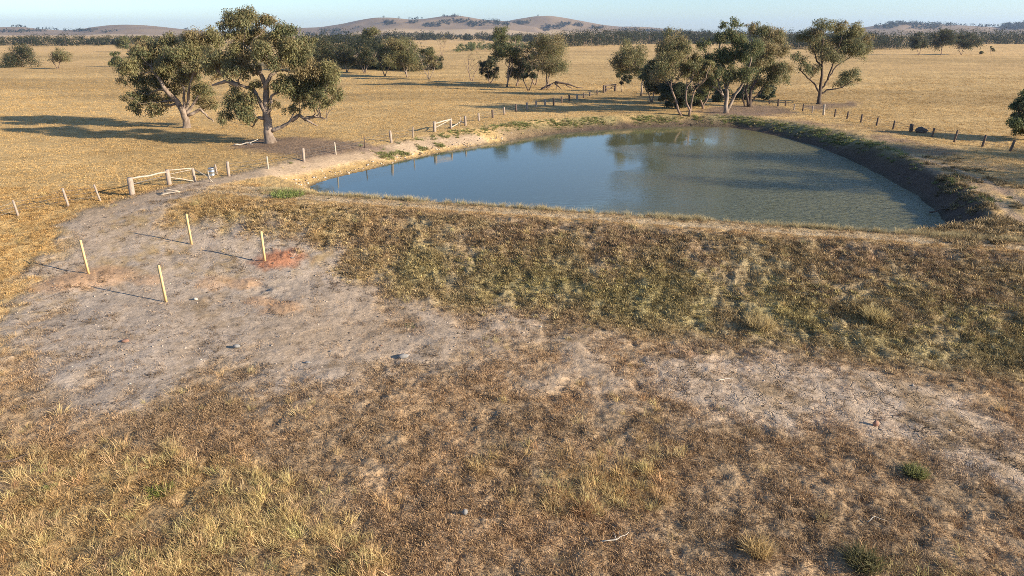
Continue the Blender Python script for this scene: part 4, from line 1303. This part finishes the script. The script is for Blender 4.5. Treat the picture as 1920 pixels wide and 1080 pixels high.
def fence(label, posts, wires=(0.35, 0.6, 0.85)):
    """posts: (base px, base py, top px, top py, radius, material)"""
    info = []
    for (a_, b_, c_, d_, r_, mt) in posts:
        x, y, z = place(a_, b_); z = gz(x, y)
        rx, ry, rz = ray(c_, d_)
        zt = CAM_Z + rz / ry * y
        info.append((x, y, z, max(.4, zt - z), (rx / ry * y - x), r_, mt))
    o0 = info[0]
    root = empty('wire_fence', o0[:3], label, 'fence')
    for (x, y, z, h_, dx, r_, mt) in info:
        link('post', post_mesh(h_, r_, mt, (dx / h_, 0)), root, (x - o0[0], y - o0[1], z - o0[2]))
    for w_ in wires:
        bg = Bag()
        for A_, B_ in zip(info[:-1], info[1:]):
            a_ = np.array((A_[0] + A_[4] * w_ - o0[0], A_[1] - o0[1], A_[2] + A_[3] * w_ - o0[2])); b_ = np.array((B_[0] + B_[4] * w_ - o0[0], B_[1] - o0[1], B_[2] + B_[3] * w_ - o0[2]))
            t_ = np.linspace(0, 1, 4)[:, None]
            P = a_ * (1 - t_) + b_ * t_
            P[1:-1, 2] -= .03
            bg.tube(P, .011, 3, False)
        link('wire', bg.mesh('wire', WIRE), root)
    return root


g_, k_ = WOODG, WOODD
fence('leaning wire fence of three grey posts at the far left, below the first gate',
      [(-40, 425, -50, 396, .06, g_), (35, 405, 24, 375, .06, g_), (130, 389, 117, 353, .07, g_), (190, 377, 176, 346, .06, g_)])
fence('wire fence of pale posts along the track between the tin drum and the second gate',
      [(429, 330, 426, 303, .10, g_), (503, 317, 500, 293, .06, WHITEW), (570, 303, 568, 278, .11, g_), (630, 290, 627, 266, .06, WHITEW), (684, 277, 683, 256, .05, k_),
       (734, 267, 731, 245, .12, g_), (774, 258, 774, 238, .06, g_)])
fence('long wire fence of small dark posts from the second gate to the timber yard frame',
      [(898, 227, 897, 212, .11, g_), (924, 221, 923, 206, .12, k_), (946, 215, 945, 201, .12, g_), (968, 209, 967, 195, .12, k_), (988, 206, 988, 192, .12, g_), (1006, 202, 1005, 189, .12, g_), (1022, 199, 1022, 186, .12, g_),
       (1038, 198, 1038, 183, .13, k_), (1053, 194, 1053, 181, .13, k_), (1068, 190, 1067, 178, .13, k_), (1082, 187, 1082, 177, .13, g_), (1095, 184, 1094, 174, .13, k_), (1106, 180, 1106, 172, .13, k_), (1120, 177, 1120, 168, .13, k_)])
fence('dark-posted wire fence running down the right paddock from the grove to the frame edge',
      [(1443, 196, 1443, 187, .10, k_), (1459, 199, 1460, 186, .12, k_), (1473, 199, 1473, 189, .1, k_), (1489, 206, 1490, 195, .09, g_), (1505, 209, 1507, 195, .09, k_), (1523, 212, 1524, 199, .09, g_), (1544, 216, 1546, 196, .13, WHITEW),
       (1565, 219, 1567, 205, .09, k_), (1588, 223, 1591, 209, .09, k_), (1614, 230, 1617, 214, .09, k_), (1643, 236, 1647, 220, .09, k_), (1674, 243, 1678, 226, .09, k_), (1708, 247, 1710, 232, .17, k_),
       (1747, 257, 1752, 240, .09, k_), (1788, 267, 1796, 244, .09, k_), (1841, 275, 1849, 253, .10, k_), (1893, 284, 1903, 262, .10, k_), (1960, 298, 1972, 272, .10, k_)])


def gate(name, label, posts, bars, cat='gate', mat=WOODG):
    info = []
    for (a_, b_, c_, d_, r_) in posts:
        x, y, z = place(a_, b_); z = gz(x, y)
        rx, ry, rz = ray(c_, d_)
        info.append((x, y, z, max(.3, CAM_Z + rz / ry * y - z), rx / ry * y - x, r_))
    o0 = info[0]
    root = empty(name, o0[:3], label, cat)
    for (x, y, z, h_, dx, r_) in info:
        link('post', post_mesh(h_, r_, mat, (dx / h_, 0), 8), root, (x - o0[0], y - o0[1], z - o0[2]))
    def pt(i, f):
        x, y, z, h_, dx, _ = info[i]
        return np.array((x + dx * f - o0[0], y - o0[1], z + h_ * f - o0[2]))
    for (i, fi, j, fj, r_, nm, mt) in bars:
        a_, b_ = pt(i, fi), pt(j, fj)
        bg = Bag(); bg.tube(curve(a_, b_, n=5, jit=.006), r_, 6)
        link(nm, bg.mesh(nm, mt), root)
    return root


gate('field_gate', 'timber rail gate with two stout posts beside the track, left of the tin drum',
     [(248, 366, 243, 333, .17), (318, 347, 313, 318, .14), (366, 340, 361, 315, .09)],
     [(0, .93, 1, .85, .055, 'rail', WHITEW), (0, .62, 1, .62, .02, 'wire', WIRE), (1, .95, 2, .97, .035, 'rail', WHITEW), (1, .7, 2, .9, .02, 'rail', WHITEW), (1, .5, 2, .02, .035, 'brace', WHITEW)])
gate('field_gate', 'pale timber gate with braced rails in the middle of the long fence',
     [(815, 247, 814, 228, .17), (846, 241, 845, 222, .13), (873, 236, 872, 218, .13), (864, 233, 863, 219, .05)],
     [(0, .8, 1, .92, .07, 'rail', WHITEW), (0, .35, 1, .9, .045, 'brace', WHITEW), (1, .1, 3, .35, .06, 'brace', WHITEW), (3, .35, 2, .3, .06, 'rail', WHITEW), (0, .5, 1, .5, .015, 'wire', WIRE)])
gate('yard_frame', 'dark timber yard frame with a top bar at the far end of the long fence',
     [(1132, 174, 1132, 160, .17), (1153, 171, 1154, 158, .2), (1136, 172, 1136, 161, .12)],
     [(0, .95, 1, .95, .10, 'rail', WOODD), (0, .5, 1, .5, .05, 'rail', WOODD), (0, .1, 1, .9, .05, 'brace', WOODD)], 'timber frame', WOODD)
# brace sticks by the drum
x, y, z = place(393, 342); z = gz(x, y)
bg = Bag(); bg.tube([(-.9, .2, .75), (-.3, .1, .45), (.1, 0, .3)], .035, 6); bg.tube([(.05, 0, -.1), (0, 0, .75)], .03, 6); bg.tube([(-.05, 0, .3), (.3, -.2, .03)], .03, 6)
tag(link('broken_fence_brace', bg.mesh('brace', WHITEW), None, (x, y, z)), 'broken pale fence sticks between the bent gate post and the tin drum', 'fence brace')
# tin drum and the post behind it
x, y, z = place(398, 329); z = gz(x, y)
root = empty('tin_drum', (x, y, z), 'small shiny tin drum standing against a short post beside the track', 'drum')
n_ = 20
prof = [(0, 0), (.20, 0), (.21, .02), (.20, .04), (.20, .24), (.212, .26), (.20, .28), (.20, .46), (.213, .48), (.20, .50)]
V = [(r_ * math.cos(a_), r_ * math.sin(a_), h_) for r_, h_ in prof[1:] for a_ in np.linspace(0, 2 * math.pi, n_, endpoint=False)]
q = [(i * n_ + j, i * n_ + (j + 1) % n_, (i + 1) * n_ + (j + 1) % n_, (i + 1) * n_ + j) for i in range(len(prof) - 2) for j in range(n_)]
bd = Bag(); bd.add(V, q)
link('barrel', bd.mesh('barrel', TIN, True), root)
bd = Bag(); bd.add([(.185 * math.cos(a_), .185 * math.sin(a_), .485) for a_ in np.linspace(0, 2 * math.pi, n_, endpoint=False)] + [(0, 0, .485)], None, [(n_, j, (j + 1) % n_) for j in range(n_)])
link('lid', bd.mesh('lid', TIN), root)
x, y, z = place(406, 328); z = gz(x, y)
tag(link('fence_post', post_mesh(.62, .06, WOODG, (-.06, 0)), None, (x, y + .1, z)), 'short grey post right behind the tin drum', 'post')


def lump(name, label, cat, px, py, size, mat, seed=0, flat=.6, sink=.3, rot=0):
    x, y, z = place(px, py); z = gz(x, y)
    v, f = ICO2
    w_ = 1 + .45 * (vnoise(v[:, 0] * 1.7 + seed * 3, v[:, 1] * 1.7 + v[:, 2] * 2.1, 200 + seed) - .5) + .2 * (RNG.random(len(v)) - .5)
    v = v * w_[:, None] * np.array(size)
    ca, sa = math.cos(rot), math.sin(rot)
    v = np.stack([v[:, 0] * ca - v[:, 1] * sa, v[:, 0] * sa + v[:, 1] * ca, v[:, 2]], 1)
    v[:, 2] += size[2] * (1 - sink)
    return tag(link(name, np_mesh(name, v, f, mat), None, (x, y, z)), label, cat)


def branchy(name, label, cat, paths, mat, bx, by, group=None):
    """paths: list of [(dx, dy, dz)...], radius0"""
    x, y, z = place(bx, by); z = gz(x, y)
    bg = Bag()
    for P, r_ in paths:
        P = np.array(P, float)
        hz = ground_z(P[:, 0] + x, P[:, 1] + y) - z
        P[:, 2] += hz
        Q = []
        for a_, b_ in zip(P[:-1], P[1:]): Q += list(curve(a_, b_, n=4, jit=.04)[:-1])
        Q.append(P[-1])
        bg.tube(Q, np.linspace(r_, r_ * .3, len(Q)), 6)
    return tag(link(name, bg.mesh(name, mat, True), None, (x, y, z)), label, cat, group)


lump('rock', 'grey rock with a pale tip lying at the right end of the bare pad', 'rock', 756, 671, (.22, .13, .10), STONE, 1, rot=.3)
lump('rock', 'small dark rock on grey dirt in the middle of the pad', 'rock', 444, 654, (.13, .09, .09), STONE, 2)
lump('rock', 'reddish stone beside a short upright stick on cracked clay at the right', 'rock', 1641, 800, (.09, .07, .11), STONER, 3)
lump('rock', 'pair-sized pale rock near the foot of the nearest stake', 'rock', 367, 563, (.10, .07, .06), BONE, 4)
lump('rock', 'dark bluish stone low in the brown grass right of centre at the bottom', 'rock', 872, 968, (.07, .05, .10), STONE, 5)
lump('stump', 'dark squat stump beside the thick post of the right fence', 'stump', 1726, 249, (.55, .4, .32), WOODD, 6)
for k, (px, py, w_) in enumerate(((235, 641, .16), (300, 641, .06), (478, 683, .06), (545, 512, .07), (362, 513, .07), (620, 660, .06), (522, 633, .05), (577, 682, .11), (548, 487, .10), (715, 650, .05))):
    labs = ['flat tan slab of soil on the left of the pad', 'pebble-sized stone right of the flat tan slab', 'small stone below the middle of the pad', 'small stone under the brick-red heap', 'little stone between the two rear stakes',
            'little pale stone left of the rock with a pale tip', 'yellowish pebble above the ring-shaped dark hollow', 'dark ring of turned soil near the lower edge of the pad', 'dark clod on the right slope of the brick-red heap', 'tiny orange stones above the rock with a pale tip']
    lump('stone', labs[k], 'stone', px, py, (w_, w_ * .6, w_ * .35), STONER if k in (0, 9) else STONE, 10 + k)
tag(bpy.data.objects['stone'], 'flat tan slab of soil on the left of the pad', 'stone')
branchy('dead_branch', 'bleached fallen branch on the ground left of the largest gum', 'branch', [([(-1.1, -.2, .05), (-.4, 0, .1), (.4, .1, .25), (.8, .25, .4)], .07), ([(.15, 0, .15), (.4, -.4, .1), (.6, -.6, .05)], .05), ([(-.2, 0, .12), (-.6, .4, .08)], .035)], BONE, 465, 272)
branchy('fallen_log', 'long dark fallen tree lying under the domed gum in the paddock', 'log',
        [([(-2.2, 0, .1), (-1, .3, .6), (0, 0, 1.2)], .22), ([(0, 0, 1.15), (2.2, -.3, .9), (4.6, -.5, .3)], .22), ([(0, 0, 1.0), (1.1, -1, .1)], .14), ([(-.5, 0, .9), (-1.4, -1, .05)], .14), ([(-1.4, 0, .5), (-2.2, -1, .05)], .1), ([(1.8, 0, .9), (3, .5, .05)], .12), ([(.4, 0, 1.0), (.2, -.8, .1)], .1)], WOODD, 1040, 168)
branchy('stick_bundle', 'small heap of pale split logs at the edge of the track near the gate', 'firewood',
        [([(-.5, -.05, .08), (0, 0, .09), (.5, .12, .08)], .07), ([(-.45, .15, .08), (.45, .3, .08)], .06), ([(-.35, .05, .2), (.4, .2, .19)], .06), ([(-.5, -.2, .06), (-.1, -.1, .07)], .05)], WHITEW, 320, 364)
branchy('fallen_stick', 'pale forked stick on the cracked clay', 'stick', [([(-.3, -.12, .03), (0, 0, .05), (.3, .1, .03)], .018), ([(0, 0, .04), (.2, -.02, .05)], .012)], BONE, 1361, 713)
branchy('fallen_stick', 'curved pale branch with side twigs in the brown grass at the bottom centre-right', 'stick', [([(-.35, -.06, .1), (0, 0, .12), (.2, .1, .14), (.33, .22, .16)], .014), ([(0, 0, .12), (-.05, .2, .18)], .009), ([(.12, .05, .12), (.1, .25, .18)], .008)], BONE, 1155, 1022)
branchy('fallen_stick', 'thin arched straw-coloured twig at the lower right', 'stick', [([(-.25, 0, .06), (-.05, .1, .12), (.2, 0, .07)], .012)], BONE, 1645, 984)
branchy('fallen_stick', 'short upright twig behind the reddish stone on the clay', 'stick', [([(0, 0, -.05), (.01, 0, .14), (.04, .02, .3)], .016)], WOODG, 1642, 790)
branchy('fallen_stick', 'dark charred stick lying at the left edge of the photo', 'stick', [([(-.5, -.35, .05), (-.1, -.05, .07), (.4, .3, .04)], .03), ([(.1, .1, .05), (.3, .12, .04)], .018)], WOODD, 35, 862)
branchy('fallen_stick', 'dark stick jutting from the right bank into the water', 'stick', [([(-.8, 0, .25), (0, 0, .2), (.7, -.1, .25)], .05), ([(0, 0, .2), (.4, .4, .3)], .03)], WOODD, 1768, 399)
branchy('fallen_stick', 'bare twiggy branch standing in the shallows of the far shore', 'stick', [([(-.8, 0, .2), (0, 0, .6), (.9, .1, .3)], .04), ([(0, 0, .5), (.3, .2, 1.2)], .03), ([(-.3, 0, .4), (-.5, .1, 1.1)], .03)], WOODD, 1316, 236)
branchy('fallen_stick', 'thin dark twig on grey dirt in the lower left of the pad', 'stick', [([(-.15, .1, .03), (.2, -.1, .04)], .014)], WOODD, 216, 762)


def small_plant(name, label, px, py, n, h_, rad_, col, spread=.7, width=.022, cat='plant'):
    x, y, z = place(px, py); z = gz(x, y)
    me = tuft_mesh(name, n, rad_, h_, width, spread, bend=.35).copy()
    me.materials.clear(); me.materials.append(LEAF)
    a = me.color_attributes['Col']
    buf = np.empty(len(a.data) * 4, np.float32); a.data.foreach_get('color', buf)
    buf = buf.reshape(-1, 4); buf[:, :3] *= np.array(col, np.float32); a.data.foreach_set('color', buf.ravel())
    return tag(link(name, me, None, (x, y, z)), label, cat)


small_plant('small_shrub', 'rounded grey-green shrub on the clay at the lower right', 1716, 892, 420, .34, .24, (.20, .20, .075), .5, cat='shrub')
small_plant('weed', 'small bright green weed at the right end of the pad', 768, 613, 90, .14, .22, (.13, .17, .06), .9)
small_plant('weed', 'yellow-green weed among straw in the lower left', 302, 926, 160, .3, .25, (.24, .26, .06), .7)
small_plant('weed', 'tiny green sprig in the straw near the left edge', 97, 922, 50, .2, .1, (.24, .26, .08), .7)
small_plant('small_shrub', 'dark green shrub cut by the bottom edge right of centre', 1620, 1062, 420, .42, .35, (.15, .135, .06), .6, cat='shrub')
small_plant('grass_tussock', 'broad pale tussock standing at the toe of the bank on the right', 1424, 612, 420, .55, .5, (.52, .40, .2), .35, .02, 'tussock')
small_plant('grass_tussock', 'tall pale tussock beside a dark hollow at the foot of the bank', 1640, 600, 380, .7, .35, (.48, .38, .18), .35, .02, 'tussock')
small_plant('grass_tussock', 'bright green clump on the left tip of the pond', 540, 366, 420, .4, .9, (.26, .30, .09), .5, .04, 'tussock')
small_plant('grass_tussock', 'orange-tan tussock fanning out in the brown grass below centre', 1095, 960, 300, .38, .26, (.50, .30, .15), .55, .012, 'tussock')
small_plant('grass_tussock', 'curly tan tussock left of the fanning one', 1040, 935, 260, .36, .2, (.55, .36, .18), .5, .012, 'tussock')
small_plant('grass_tussock', 'tall straw tussock at the bottom right of centre', 1420, 1040, 360, .5, .28, (.52, .37, .17), .4, .012, 'tussock')

# ------------------------------------------------------------------ air
hb = Bag(); hb.box((0, 2500, 73), (14000, 13000, 160))
hm = bpy.data.materials.new('haze'); hm.use_nodes = True
hn = hm.node_tree; hn.nodes.clear()
out = hn.nodes.new('ShaderNodeOutputMaterial'); pv = hn.nodes.new('ShaderNodeVolumePrincipled')
pv.inputs['Color'].default_value = (0.50, 0.68, 1.0, 1); pv.inputs['Density'].default_value = 0.00008; pv.inputs['Anisotropy'].default_value = 0.2
hn.links.new(pv.outputs[0], out.inputs['Volume'])
tag(link('haze', hb.mesh('haze', hm)), kind='stuff')
